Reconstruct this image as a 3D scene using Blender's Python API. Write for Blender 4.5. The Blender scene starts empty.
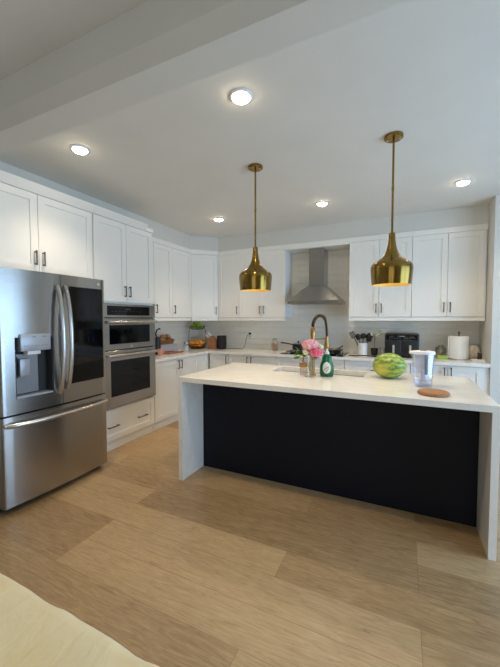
import bpy, bmesh, math, random
from mathutils import Vector, Matrix, noise

random.seed(7)
sc = bpy.context.scene
COL = sc.collection
PI = math.pi

# ------------------------------------------------------------------ camera
cam_data = bpy.data.cameras.new('camera')
cam = bpy.data.objects.new('camera', cam_data)
COL.objects.link(cam)
YAW, PITCH, ROLL = 0.441, -0.0437, -0.0012
F = Vector((-math.sin(YAW) * math.cos(PITCH), math.cos(YAW) * math.cos(PITCH), math.sin(PITCH)))
R0 = Vector((math.cos(YAW), math.sin(YAW), 0))
U0 = R0.cross(F)
Rv = R0 * math.cos(ROLL) + U0 * math.sin(ROLL)
Uv = U0 * math.cos(ROLL) - R0 * math.sin(ROLL)
cam.matrix_world = Matrix(((Rv.x, Uv.x, -F.x, 3.4737), (Rv.y, Uv.y, -F.y, -5.0853), (Rv.z, Uv.z, -F.z, 1.4323), (0, 0, 0, 1)))
cam_data.sensor_fit = 'HORIZONTAL'
cam_data.sensor_width = 36.0
cam_data.lens = 36.0 * 325.5 / 500.0
cam_data.clip_start = 0.02
sc.camera = cam

# ------------------------------------------------------------------ world, light, exposure
w = bpy.data.worlds.new('sky')
sc.world = w
w.use_nodes = True
wn = w.node_tree.nodes
wn['Background'].inputs['Color'].default_value = (0.55, 0.75, 1.0, 1)
wn['Background'].inputs['Strength'].default_value = 1.0
vs = sc.view_settings
vs.view_transform = 'Standard'
vs.look = 'None'
vs.gamma = 1.0
vs.exposure = 0.12
vs.use_curve_mapping = False
sc.cycles.use_denoising = True
sc.cycles.max_bounces = 10
sc.cycles.diffuse_bounces = 6
sc.cycles.transparent_max_bounces = 16
sc.cycles.sample_clamp_indirect = 6.0


def area_light(name, loc, rot, sx, sy, power, color):
    l = bpy.data.lights.new(name, 'AREA')
    l.shape = 'RECTANGLE'
    l.size = sx
    l.size_y = sy
    l.energy = power
    l.color = color
    o = bpy.data.objects.new(name, l)
    o.location = loc
    o.rotation_euler = rot
    COL.objects.link(o)
    return o


DAY = (0.44, 0.70, 1.0)
area_light('patio_daylight', (6.32, -2.95, 1.15), (0, PI / 2, 0), 2.1, 3.1, 108, DAY)
area_light('living_fill', (3.6, -8.12, 1.45), (PI / 2 - 0.6, 0, 0), 2.6, 1.5, 16, (1.0, 0.86, 0.66))  # added warm fill from behind, tilted down onto the sofa; no known source
SPOT_POWER = 40
BULB_POWER = 9
WARM = (1.0, 0.81, 0.56)


# ------------------------------------------------------------------ materials
def lin(c):
    return tuple((v / 255 / 12.92) if v / 255 <= 0.04045 else ((v / 255 + 0.055) / 1.055) ** 2.4 for v in c) + (1,)


def mat(name, rgb, rough=0.5, metal=0.0, **kw):
    m = bpy.data.materials.new(name)
    m.use_nodes = True
    b = m.node_tree.nodes['Principled BSDF']
    b.inputs['Base Color'].default_value = lin(rgb)
    b.inputs['Roughness'].default_value = rough
    b.inputs['Metallic'].default_value = metal
    for k, v in kw.items():
        b.inputs[k.replace('_', ' ')].default_value = v
    return m


def nodes(m):
    nt = m.node_tree
    return nt, nt.nodes, nt.links, nt.nodes['Principled BSDF']


def coords(m, scale=(1, 1, 1), rot=(0, 0, 0)):
    nt, N, L, b = nodes(m)
    tc = N.new('ShaderNodeTexCoord')
    mp = N.new('ShaderNodeMapping')
    mp.inputs['Scale'].default_value = scale
    mp.inputs['Rotation'].default_value = rot
    L.new(tc.outputs['Object'], mp.inputs['Vector'])
    return mp


def ramp(m, src, stops):
    nt, N, L, b = nodes(m)
    r = N.new('ShaderNodeValToRGB')
    e = r.color_ramp.elements
    while len(e) < len(stops):
        e.new(0.5)
    for i, (p, c) in enumerate(stops):
        e[i].position = p
        e[i].color = lin(c)
    L.new(src, r.inputs['Fac'])
    return r


def noise_tex(m, vec, scale=5, detail=4, rough=0.5, dist=0.0):
    nt, N, L, b = nodes(m)
    n = N.new('ShaderNodeTexNoise')
    n.inputs['Scale'].default_value = scale
    n.inputs['Detail'].default_value = detail
    n.inputs['Roughness'].default_value = rough
    n.inputs['Distortion'].default_value = dist
    L.new(vec.outputs[0], n.inputs['Vector'])
    return n


def bump(m, src, strength=0.2, dist=0.01):
    nt, N, L, b = nodes(m)
    bp = N.new('ShaderNodeBump')
    bp.inputs['Strength'].default_value = strength
    bp.inputs['Distance'].default_value = dist
    L.new(src, bp.inputs['Height'])
    L.new(bp.outputs[0], b.inputs['Normal'])
    return bp


def mottled(name, stops, scale, rough=0.6, stretch=(1, 1, 1), bump_s=0.0, detail=4, metal=0.0):
    m = mat(name, stops[0][1], rough, metal)
    nt, N, L, b = nodes(m)
    n = noise_tex(m, coords(m, stretch), scale, detail)
    r = ramp(m, n.outputs['Fac'], stops)
    L.new(r.outputs['Color'], b.inputs['Base Color'])
    if bump_s:
        bump(m, n.outputs['Fac'], bump_s, 0.004)
    return m


M = {}
M['wall'] = mottled('wall_paint', [(0.3, (212, 212, 207)), (0.7, (217, 216, 211))], 3, 0.7)
M['ceiling'] = mottled('ceiling_paint', [(0.3, (222, 220, 214)), (0.7, (226, 224, 218))], 3, 0.8)
M['cabinet'] = mottled('white_cabinet_lacquer', [(0.3, (236, 235, 231)), (0.7, (240, 239, 235))], 2, 0.35)
M['handle'] = mat('dark_nickel', (112, 104, 98), 0.32, 1.0)
M['chrome'] = mat('chrome', (210, 210, 210), 0.15, 1.0)
M['black_plastic'] = mat('black_plastic', (22, 22, 24), 0.35)
M['black_metal'] = mat('black_metal', (28, 26, 25), 0.4, 0.6)
M['black_glass'] = mat('black_glass', (5, 6, 9), 0.06, Specular_IOR_Level=0.3)
M['dark_rubber'] = mat('dark_rubber', (26, 26, 27), 0.7)
M['grey_plastic'] = mat('grey_plastic', (120, 124, 132), 0.4)
M['white_plastic'] = mat('white_plastic', (238, 238, 240), 0.35)
M['white_ceramic'] = mat('white_ceramic', (236, 237, 240), 0.2)
M['navy'] = mottled('navy_panel_paint', [(0.3, (7, 12, 27)), (0.7, (9, 14, 29))], 2, 0.6)
M['navy'].node_tree.nodes['Principled BSDF'].inputs['Specular IOR Level'].default_value = 0.3
M['dark_gap'] = mat('dark_recess', (40, 41, 43), 0.6)
M['panel_silver'] = mat('silver_panel', (176, 180, 188), 0.35, 0.3)
M['dim_mark'] = mat('dim_display_grey', (62, 64, 68), 0.4)
M['paper'] = mottled('paper_towel', [(0.35, (238, 236, 232)), (0.7, (246, 245, 242))], 60, 0.9, bump_s=0.3)
M['dispenser_back'] = mat('dispenser_grey', (150, 150, 154), 0.35, 0.4)


def brushed(name, rgb, rough, stretch):
    m = mat(name, rgb, rough, 1.0)
    nt, N, L, b = nodes(m)
    n = noise_tex(m, coords(m, stretch), 30, 3)
    r = ramp(m, n.outputs['Fac'], [(0.25, tuple(int(c * .93) for c in rgb)), (0.75, rgb)])
    L.new(r.outputs['Color'], b.inputs['Base Color'])
    b.inputs['Anisotropic'].default_value = 0.8
    b.inputs['Anisotropic Rotation'].default_value = 0.25
    t = N.new('ShaderNodeTangent')
    t.direction_type = 'RADIAL'
    t.axis = 'Z'
    L.new(t.outputs[0], b.inputs['Tangent'])
    bump(m, n.outputs['Fac'], 0.03, 0.001)
    return m


M['steel'] = brushed('brushed_stainless_steel', (176, 174, 171), 0.24, (0.3, 0.3, 12))
M['steel_satin'] = mat('satin_steel', (200, 198, 196), 0.25, 1.0)
M['brass'] = brushed('brushed_brass', (148, 119, 58), 0.22, (0.5, 0.5, 14))
M['gold'] = mat('brushed_gold', (178, 140, 84), 0.3, 1.0)
M['spring'] = mat('bronze_spring', (96, 72, 48), 0.4, 1.0)
M['shade_inside'] = mat('warm_white_enamel', (240, 216, 138), 0.5)


def quartz():
    m = mat('white_quartz', (238, 236, 231), 0.12)
    nt, N, L, b = nodes(m)
    n = noise_tex(m, coords(m, (1, 1.6, 1), (0, 0, 0.5)), 1.7, 8, 0.62, 1.2)
    r = ramp(m, n.outputs['Fac'], [(0.42, (245, 243, 238)), (0.49, (241, 238, 232)), (0.505, (237, 234, 228)), (0.52, (241, 238, 232)), (0.6, (245, 243, 238))])
    L.new(r.outputs['Color'], b.inputs['Base Color'])
    return m


M['quartz'] = quartz()


def tiles(name, axis):
    m = mat(name, (222, 222, 220), 0.12)
    nt, N, L, b = nodes(m)
    tc = N.new('ShaderNodeTexCoord')
    sep = N.new('ShaderNodeSeparateXYZ')
    L.new(tc.outputs['Object'], sep.inputs[0])
    com = N.new('ShaderNodeCombineXYZ')
    L.new(sep.outputs[axis], com.inputs[0])
    L.new(sep.outputs[2], com.inputs[1])
    br = N.new('ShaderNodeTexBrick')
    br.inputs['Scale'].default_value = 1.0
    br.inputs['Brick Width'].default_value = 0.30
    br.inputs['Row Height'].default_value = 0.10
    br.inputs['Mortar Size'].default_value = 0.0014
    br.inputs['Color1'].default_value = lin((238, 233, 222))
    br.inputs['Color2'].default_value = lin((242, 237, 227))
    br.inputs['Mortar'].default_value = lin((226, 221, 210))
    L.new(com.outputs[0], br.inputs['Vector'])
    L.new(br.outputs['Color'], b.inputs['Base Color'])
    mp = N.new('ShaderNodeMapping')
    mp.inputs['Scale'].default_value = (2.2, 13, 1)
    L.new(com.outputs[0], mp.inputs['Vector'])
    n = noise_tex(m, mp, 1.6, 1)
    mth = N.new('ShaderNodeMath')
    mth.operation = 'SUBTRACT'
    L.new(n.outputs['Fac'], mth.inputs[0])
    L.new(br.outputs['Fac'], mth.inputs[1])
    bump(m, mth.outputs[0], 0.6, 0.014)
    return m


M['tile_back'] = tiles('wavy_white_tile', 0)
M['tile_left'] = tiles('wavy_white_tile_side', 1)


def wood_floor():
    m = mat('oak_plank_floor', (165, 132, 98), 0.33)
    nt, N, L, b = nodes(m)
    mp = coords(m)
    mp.inputs['Location'].default_value = (0.33, 0.145, 0)
    br = N.new('ShaderNodeTexBrick')
    br.offset = 0.37
    br.offset_frequency = 3
    br.inputs['Scale'].default_value = 1.0
    br.inputs['Brick Width'].default_value = 1.95
    br.inputs['Row Height'].default_value = 0.22
    br.inputs['Mortar Size'].default_value = 0.0012
    br.inputs['Mortar Smooth'].default_value = 0.2
    br.inputs['Bias'].default_value = 0.0
    br.inputs['Color1'].default_value = (0, 0, 0, 1)
    br.inputs['Color2'].default_value = (1, 1, 1, 1)
    br.inputs['Mortar'].default_value = (0.5, 0.5, 0.5, 1)
    L.new(mp.outputs[0], br.inputs['Vector'])
    # grain: stretched along x, shifted per plank
    mp2 = N.new('ShaderNodeMapping')
    mp2.inputs['Scale'].default_value = (1.5, 13, 1)
    L.new(mp.outputs[0], mp2.inputs['Vector'])
    add = N.new('ShaderNodeVectorMath')
    add.operation = 'MULTIPLY_ADD'
    add.inputs[1].default_value = (7, 3, 5)
    L.new(br.outputs['Color'], add.inputs[0])
    L.new(mp2.outputs[0], add.inputs[2])
    g = noise_tex(m, add, 2.6, 9, 0.68, 2.4)
    big = noise_tex(m, mp, 1.1, 2)
    mix = N.new('ShaderNodeMath')
    mix.operation = 'MULTIPLY_ADD'
    mix.inputs[1].default_value = 0.70
    L.new(g.outputs['Fac'], mix.inputs[0])
    s2 = N.new('ShaderNodeMath')
    s2.operation = 'MULTIPLY_ADD'
    s2.inputs[1].default_value = 0.20
    s2.inputs[2].default_value = 0.0
    L.new(br.outputs['Color'], s2.inputs[0])
    s3 = N.new('ShaderNodeMath')
    s3.operation = 'MULTIPLY_ADD'
    s3.inputs[1].default_value = 0.18
    L.new(big.outputs['Fac'], s3.inputs[0])
    L.new(s2.outputs[0], s3.inputs[2])
    mp4 = N.new('ShaderNodeMapping')
    mp4.inputs['Scale'].default_value = (3.0, 60, 1)
    L.new(mp.outputs[0], mp4.inputs['Vector'])
    fine = noise_tex(m, mp4, 2.0, 4, 0.6, 0.6)
    s4 = N.new('ShaderNodeMath')
    s4.operation = 'MULTIPLY_ADD'
    s4.inputs[1].default_value = 0.22
    L.new(fine.outputs['Fac'], s4.inputs[0])
    L.new(s3.outputs[0], s4.inputs[2])
    sub = N.new('ShaderNodeMath')
    sub.operation = 'SUBTRACT'
    sub.inputs[1].default_value = 0.14
    L.new(s4.outputs[0], sub.inputs[0])
    L.new(sub.outputs[0], mix.inputs[2])
    r = ramp(m, mix.outputs[0], [(0.26, (130, 102, 72)), (0.42, (163, 133, 96)), (0.56, (184, 154, 115)), (0.76, (202, 174, 135))])
    # knots
    mp3 = N.new('ShaderNodeMapping')
    mp3.inputs['Scale'].default_value = (1.3, 4.5, 1)
    L.new(mp.outputs[0], mp3.inputs['Vector'])
    vo = N.new('ShaderNodeTexVoronoi')
    vo.inputs['Scale'].default_value = 0.9
    L.new(mp3.outputs[0], vo.inputs['Vector'])
    kr = N.new('ShaderNodeValToRGB')
    kr.color_ramp.elements[0].position = 0.012
    kr.color_ramp.elements[0].color = (0.32, 0.28, 0.25, 1)
    kr.color_ramp.elements[1].position = 0.04
    kr.color_ramp.elements[1].color = (1, 1, 1, 1)
    L.new(vo.outputs['Distance'], kr.inputs['Fac'])
    mul = N.new('ShaderNodeMix')
    mul.data_type = 'RGBA'
    mul.blend_type = 'MULTIPLY'
    mul.inputs[0].default_value = 0.8
    L.new(r.outputs['Color'], mul.inputs[6])
    L.new(kr.outputs['Color'], mul.inputs[7])
    # plank seams
    seam = N.new('ShaderNodeMix')
    seam.data_type = 'RGBA'
    seam.blend_type = 'MIX'
    L.new(br.outputs['Fac'], seam.inputs[0])
    L.new(mul.outputs[2], seam.inputs[6])
    seam.inputs[7].default_value = lin((138, 107, 74))
    L.new(seam.outputs[2], b.inputs['Base Color'])
    bump(m, g.outputs['Fac'], 0.08, 0.002)
    return m


M['floor'] = wood_floor()


def thin_clear(name, tint=(255, 255, 255), base=0.06, edge=0.6):
    m = bpy.data.materials.new(name)
    m.use_nodes = True
    N, L = m.node_tree.nodes, m.node_tree.links
    N.remove(N['Principled BSDF'])
    out = [n for n in N if n.type == 'OUTPUT_MATERIAL'][0]
    tr = N.new('ShaderNodeBsdfTransparent')
    tr.inputs[0].default_value = lin(tint)
    gl = N.new('ShaderNodeBsdfGlossy')
    gl.inputs['Roughness'].default_value = 0.05
    gl.inputs['Color'].default_value = lin((235, 240, 245))
    lw = N.new('ShaderNodeLayerWeight')
    lw.inputs['Blend'].default_value = 0.35
    mr = N.new('ShaderNodeMapRange')
    mr.inputs['To Min'].default_value = base
    mr.inputs['To Max'].default_value = edge
    L.new(lw.outputs['Facing'], mr.inputs['Value'])
    mx = N.new('ShaderNodeMixShader')
    L.new(mr.outputs[0], mx.inputs[0])
    L.new(tr.outputs[0], mx.inputs[1])
    L.new(gl.outputs[0], mx.inputs[2])
    L.new(mx.outputs[0], out.inputs['Surface'])
    return m


M['glass'] = thin_clear('clear_glass')
M['window_glass'] = thin_clear('window_glass', base=0.03, edge=0.3)
M['jug_plastic'] = thin_clear('clear_jug_plastic', (247, 248, 252), 0.05, 0.4)
M['amber'] = thin_clear('amber_liquid', (214, 150, 80), 0.06, 0.3)


def emit(name, rgb, s):
    m = mat(name, rgb, 0.5)
    b = m.node_tree.nodes['Principled BSDF']
    b.inputs['Emission Color'].default_value = lin(rgb)
    b.inputs['Emission Strength'].default_value = s
    return m


M['lens'] = emit('lit_lamp_lens', (255, 236, 200), 50)
M['bulb'] = emit('lit_bulb', (255, 226, 150), 4)


# ------------------------------------------------------------------ mesh builder
class B:
    def __init__(self):
        self.bm = bmesh.new()

    def box(self, x0, y0, z0, x1, y1, z1, bev=0.0, seg=2):
        g = bmesh.ops.create_cube(self.bm, size=1.0)
        for v in g['verts']:
            v.co = Vector(((x0 + x1) / 2 + v.co.x * (x1 - x0), (y0 + y1) / 2 + v.co.y * (y1 - y0), (z0 + z1) / 2 + v.co.z * (z1 - z0)))
        if bev:
            es = list({e for v in g['verts'] for e in v.link_edges})
            bmesh.ops.bevel(self.bm, geom=es, offset=bev, segments=seg, affect='EDGES', profile=0.5)
        return self

    def lathe(self, prof, c=(0, 0, 0), n=32, close=False):
        rings = []
        for r, z in prof:
            if r < 1e-6:
                rings.append([self.bm.verts.new((c[0], c[1], c[2] + z))])
            else:
                rings.append([self.bm.verts.new((c[0] + r * math.cos(2 * PI * k / n), c[1] + r * math.sin(2 * PI * k / n), c[2] + z)) for k in range(n)])
        if close:
            rings.append(rings[0])
        for a, b in zip(rings, rings[1:]):
            for k in range(n):
                k2 = (k + 1) % n
                if len(a) == 1 and len(b) == 1:
                    continue
                if len(a) == 1:
                    self.bm.faces.new((a[0], b[k], b[k2]))
                elif len(b) == 1:
                    self.bm.faces.new((a[k], b[0], a[k2]))
                else:
                    self.bm.faces.new((a[k], b[k], b[k2], a[k2]))
        return self

    def tube(self, pts, r, n=10, cap=True):
        pts = [Vector(p) for p in pts]
        rs = r if isinstance(r, (list, tuple)) else [r] * len(pts)
        up = None
        rings = []
        for i, p in enumerate(pts):
            d = (pts[min(i + 1, len(pts) - 1)] - pts[max(i - 1, 0)]).normalized()
            if up is None:
                up = Vector((0, 0, 1)) if abs(d.z) < 0.9 else Vector((1, 0, 0))
            s = d.cross(up).normalized()
            up = s.cross(d).normalized()
            rings.append([self.bm.verts.new(p + (s * math.cos(2 * PI * k / n) + up * math.sin(2 * PI * k / n)) * rs[i]) for k in range(n)])
        for a, b in zip(rings, rings[1:]):
            for k in range(n):
                self.bm.faces.new((a[k], a[(k + 1) % n], b[(k + 1) % n], b[k]))
        if cap:
            self.bm.faces.new(rings[0][::-1])
            self.bm.faces.new(rings[-1])
        return self

    def prism(self, poly, z0, z1):
        lo = [self.bm.verts.new((x, y, z0)) for x, y in poly]
        hi = [self.bm.verts.new((x, y, z1)) for x, y in poly]
        n = len(poly)
        for k in range(n):
            self.bm.faces.new((lo[k], lo[(k + 1) % n], hi[(k + 1) % n], hi[k]))
        self.bm.faces.new(lo[::-1])
        self.bm.faces.new(hi)
        return self

    def prism_x(self, poly, x0, x1):
        """poly of (y, z), extruded along x"""
        lo = [self.bm.verts.new((x0, y, z)) for y, z in poly]
        hi = [self.bm.verts.new((x1, y, z)) for y, z in poly]
        n = len(poly)
        for k in range(n):
            self.bm.faces.new((lo[k], lo[(k + 1) % n], hi[(k + 1) % n], hi[k]))
        self.bm.faces.new(lo[::-1])
        self.bm.faces.new(hi)
        return self

    def blob(self, c, rad, n=3, amp=0.0, freq=3.0, seed=0):
        g = bmesh.ops.create_icosphere(self.bm, subdivisions=n, radius=1.0)
        for v in g['verts']:
            k = 1 + amp * noise.noise(v.co * freq + Vector((seed, seed * 2.3, 0)))
            v.co = Vector((c[0] + v.co.x * rad[0] * k, c[1] + v.co.y * rad[1] * k, c[2] + v.co.z * rad[2] * k))
        return self

    def xf(self, m):
        self.bm.transform(m)
        return self


def part(name, b, m, parent=None, loc=(0, 0, 0), rz=0.0, smooth=35):
    bmesh.ops.recalc_face_normals(b.bm, faces=b.bm.faces[:])
    me = bpy.data.meshes.new(name)
    if smooth:
        for f in b.bm.faces:
            f.smooth = True
    b.bm.to_mesh(me)
    b.bm.free()
    if smooth:
        me.set_sharp_from_angle(angle=math.radians(smooth))
    me.materials.append(m)
    o = bpy.data.objects.new(name, me)
    COL.objects.link(o)
    o.location = loc
    o.rotation_euler = (0, 0, rz)
    if parent:
        o.parent = parent
    return o


def tag(o, label, cat, group=None):
    o['label'] = label
    o['category'] = cat
    if group:
        o['group'] = group
    return o


def thing(name, label, cat, loc=(0, 0, 0), rz=0.0, group=None):
    o = bpy.data.objects.new(name, None)
    o.empty_display_size = 0.1
    COL.objects.link(o)
    o.location = loc
    o.rotation_euler = (0, 0, rz)
    return tag(o, label, cat, group)


def struct(name, b, m):
    o = part(name, b, m, smooth=0)
    o['kind'] = 'structure'
    return o


def dup(root, loc, rz=None, label=None, group=None):
    def cp(o, parent):
        c = o.copy()
        COL.objects.link(c)
        if parent:
            c.parent = parent
        for ch in list(o.children):
            cp(ch, c)
        return c
    r = cp(root, None)
    r.location = loc
    if rz is not None:
        r.rotation_euler = (0, 0, rz)
    if label:
        r['label'] = label
    if group:
        r['group'] = group
    return r


# ------------------------------------------------------------------ room shell
XW, YN = 6.2, -8.0
ZC, ZL = 2.79, 2.69
struct('floor', B().box(-0.15, YN - 0.1, -0.1, XW + 0.15, 0.12, 0.0), M['floor'])
struct('wall_back', B().box(-0.12, 0.0, 0.0, 4.365, 0.12, ZC), M['wall'])
struct('wall_left', B().box(-0.12, YN, 0.0, 0.0, 0.0, ZC), M['wall'])
struct('wall_right_return', B().box(4.365, -0.645, 0.0, XW, 0.12, ZC), M['wall'])
# right wall with the patio opening
wr = B()
wr.box(XW, YN, 0.0, XW + 0.12, -4.55, ZC)
wr.box(XW, -1.35, 0.0, XW + 0.12, 0.12, ZC)
wr.box(XW, -4.55, 2.2, XW + 0.12, -1.35, ZC)
struct('wall_right', wr, M['wall'])
wf = B()
wf.box(-0.12, YN - 0.12, 0.0, 2.2, YN, ZC)
wf.box(5.0, YN - 0.12, 0.0, XW + 0.12, YN, ZC)
wf.box(2.2, YN - 0.12, 0.0, 5.0, YN, 0.6)
wf.box(2.2, YN - 0.12, 2.3, 5.0, YN, ZC)
struct('wall_front', wf, M['wall'])
struct('ceiling', B().box(-0.12, -3.9, ZC, XW + 0.12, 0.12, ZC + 0.1), M['ceiling'])
struct('ceiling_living', B().box(-0.12, YN - 0.12, ZL, XW + 0.12, -3.9, ZC + 0.1), M['ceiling'])
struct('ceiling_beam', B().prism_x([(-3.835, 2.79), (-3.835, 2.49), (-3.985, 2.487), (-4.035, 2.545), (-4.045, 2.69), (-4.045, 2.79)], 0.0, XW), M['ceiling'])
# windows outside the frame: patio door on the right, made-up window behind, added for the fill light
wd = B()
for y in (-4.55, -2.98, -1.41):
    wd.box(XW + 0.02, y, 0.0, XW + 0.08, y + 0.06, 2.2)
wd.box(XW + 0.02, -4.55, 0.0, XW + 0.08, -1.35, 0.07)
wd.box(XW + 0.02, -4.55, 2.13, XW + 0.08, -1.35, 2.2)
d1 = struct('door_1', wd, M['white_plastic'])
g1 = part('pane', B().box(XW + 0.045, -4.49, 0.07, XW + 0.05, -1.41, 2.13), M['window_glass'], d1)
w2 = B()
for x in (2.2, 3.57, 4.94):
    w2.box(x, YN - 0.08, 0.6, x + 0.06, YN - 0.02, 2.3)
w2.box(2.2, YN - 0.08, 0.6, 5.0, YN - 0.02, 0.66)
w2.box(2.2, YN - 0.08, 2.24, 5.0, YN - 0.02, 2.3)
o2 = struct('fill_window_1', w2, M['white_plastic'])  # unseen window, added only to go with the living room fill
part('pane', B().box(2.26, YN - 0.052, 0.66, 4.94, YN - 0.048, 2.24), M['window_glass'], o2)
# soffit above the cabinets, with the 45 degree corner
XS, YS = 0.322, -0.336
struct('soffit', B().prism([(0.0, -6.0), (XS, -6.0), (XS, -0.675), (0.648, YS), (4.365, YS), (4.365, 0.0), (0.0, 0.0)], 2.562, ZC), M['wall'])
# tiled backsplash
struct('backsplash_back', B().box(0.008, -0.008, 0.926, 4.365, 0.0, 2.56), M['tile_back'])
struct('backsplash_left', B().box(0.0, -1.9, 0.926, 0.008, -0.008, 1.46), M['tile_left'])


# ------------------------------------------------------------------ cabinets
def shaker(wd_, h, t=0.02, fr=0.062, rec=0.009):
    b = B()
    b.box(0, -(t - rec), 0, wd_, 0, h)
    b.box(0, -t, 0, fr, -(t - rec), h)
    b.box(wd_ - fr, -t, 0, wd_, -(t - rec), h)
    b.box(fr, -t, 0, wd_ - fr, -(t - rec), fr)
    b.box(fr, -t, h - fr, wd_ - fr, -(t - rec), h)
    return b


def pull(door, x, z, length=0.125, vertical=True, t=0.02):
    b = B()
    s = 0.0055
    if vertical:
        b.box(x - s, -t - 0.034, z - length / 2, x + s, -t - 0.023, z + length / 2, 0.002, 1)
        for dz in (-length / 2 + 0.012, length / 2 - 0.012):
            b.box(x - s, -t - 0.026, z + dz - s, x + s, -t + 0.0005, z + dz + s)
    else:
        b.box(x - length / 2, -t - 0.034, z - s, x + length / 2, -t - 0.023, z + s, 0.002, 1)
        for dx in (-length / 2 + 0.012, length / 2 - 0.012):
            b.box(x + dx - s, -t - 0.026, z - s, x + dx + s, -t + 0.0005, z + s)
    return part('handle', b, M['handle'], door)


def door(root, x0, x1, z0, z1, yf, hs=None, hz=None, kind='door', rz=0.0, loc=None, hlen=0.125):
    g = 0.0022
    wd_, h = x1 - x0 - 2 * g, z1 - z0 - 2 * g
    fr = 0.062 if h > 0.3 else 0.045
    d = part(kind, shaker(wd_, h, fr=min(fr, wd_ * .3)), M['cabinet'], root, loc or (x0 + g, yf, z0 + g), rz)
    if hs == 'L':
        pull(d, 0.032, hz - z0, hlen)
    elif hs == 'R':
        pull(d, wd_ - 0.032, hz - z0, hlen)
    elif hs == 'C':
        pull(d, wd_ / 2, hz - z0, hlen, False)
    return d


UZ0, UZD, UZT, UZC = 1.41, 1.462, 2.495, 2.56


def upper(label, loc, rz, width, depth, doors, group):
    """doors: (x0, x1, handle side)"""
    r = thing('wall_cabinet', label, 'cabinet', loc, rz, group)
    part('body', B().box(0.001, -(depth - 0.022), UZD, width - 0.001, -0.009, UZT + 0.0), M['cabinet'], r)
    part('light_rail', B().box(0.0005, -(depth - 0.012), UZ0, width - 0.0005, -(depth - 0.032), UZD - 0.003), M['cabinet'], r)
    part('crown', B().box(0.0005, -(depth + 0.004), UZT, width - 0.0005, -0.009, UZC, 0.0), M['cabinet'], r)
    for x0, x1, hs in doors:
        door(r, x0, x1, UZD, UZT, -(depth - 0.021), hs, 1.578)
    return r


GU = 'white shaker wall cabinets'
HP = PI / 2
upper('two-door white wall cabinet on the left, right beside the oven tower', (0, -1.903, 0), HP, 0.738, 0.345,
      [(0, 0.343, 'R'), (0.343, 0.738, 'L')], GU)
upper('single-door white wall cabinet left of the angled corner cabinet', (0, -1.165, 0), HP, 0.487, 0.345,
      [(0, 0.487, 'L')], GU)
# angled corner cabinet
ra = thing('wall_cabinet', 'angled white wall cabinet filling the corner above the fruit basket', 'cabinet', (0, 0, 0), 0, GU)
P1, P2 = Vector((0.345, -0.677)), Vector((0.649, -0.357))
dv = (P2 - P1)
ang = math.atan2(dv.y, dv.x)
nrm = Vector((dv.y, -dv.x)).normalized()
Q1, Q2 = P1 - nrm * 0.022, P2 - nrm * 0.022
part('body', B().prism([(0.009, -0.676), (Q1.x, -0.676), (Q1.x, Q1.y), (Q2.x, Q2.y), (0.648, Q2.y), (0.648, -0.009), (0.009, -0.009)], UZD, UZT), M['cabinet'], ra)
E1, E2 = P1 + nrm * 0.006, P2 + nrm * 0.006
part('crown', B().prism([(0.009, -0.677), (P1.x, -0.677), (E1.x, E1.y), (E2.x, E2.y), (0.648, P2.y), (0.648, -0.009), (0.009, -0.009)], UZT, UZC + .004), M['cabinet'], ra)
R1, R2 = P1 - nrm * 0.012, P2 - nrm * 0.012
S1, S2 = P1 - nrm * 0.032, P2 - nrm * 0.032
part('light_rail', B().prism([tuple(R1), tuple(R2), tuple(S2), tuple(S1)], UZ0, UZD), M['cabinet'], ra)
T1 = P1 - nrm * 0.0205
door(ra, 0.0, dv.length, UZD, UZT, 0, 'R', 1.578, rz=ang, loc=(T1.x, T1.y, UZD + 0.0016))
upper('narrow single-door white wall cabinet right of the angled corner', (0.650, 0, 0), 0, 0.394, 0.357, [(0, 0.394, 'R')], GU)
upper('two-door white wall cabinet left of the range hood, behind the left pendant', (1.044, 0, 0), 0, 0.786, 0.357,
      [(0, 0.407, 'R'), (0.407, 0.786, 'L')], GU)
upper('two-door white wall cabinet right of the range hood, behind the right pendant', (2.775, 0, 0), 0, 0.785, 0.357,
      [(0, 0.39, 'R'), (0.39, 0.785, 'L')], GU)
upper('two-door white wall cabinet at the far right above the paper towel roll', (3.56, 0, 0), 0, 0.80, 0.357,
      [(0, 0.397, 'R'), (0.397, 0.782, 'L')], GU)
# bridge over the hood niche
rb = thing('bridge_panel', 'white panel bridging the niche above the range hood chimney', 'panel', (1.831, 0, 0))
part('front_board', B().box(0, -0.357, 2.478, 0.943, -0.335, 2.56), M['cabinet'], rb)
part('niche_top', B().box(0, -0.334, 2.478, 0.943, -0.009, 2.496), M['cabinet'], rb)

# tall cabinets on the left: over the fridge and around the ovens
YT = 0.632
rf = thing('fridge_surround_cabinet', 'two-door white cabinet mounted above the refrigerator', 'cabinet', (0, -3.87, 0), HP)
part('body', B().box(0.002, -0.61, 1.83, 1.108, -0.002, 2.5), M['cabinet'], rf)
part('side_panel', B().box(-0.02, -0.63, 0.001, 0.0015, -0.002, 2.5), M['cabinet'], rf)
part('crown', B().prism_x([(-0.002, 2.5), (-0.636, 2.5), (-0.645, 2.515), (-0.68, 2.57), (-0.002, 2.57)], -0.02, 1.1085), M['cabinet'], rf)
door(rf, 0.03, 0.563, 1.832, 2.498, -0.611, 'R', 1.952)
door(rf, 0.563, 1.10, 1.832, 2.498, -0.611, 'L', 1.952)

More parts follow.
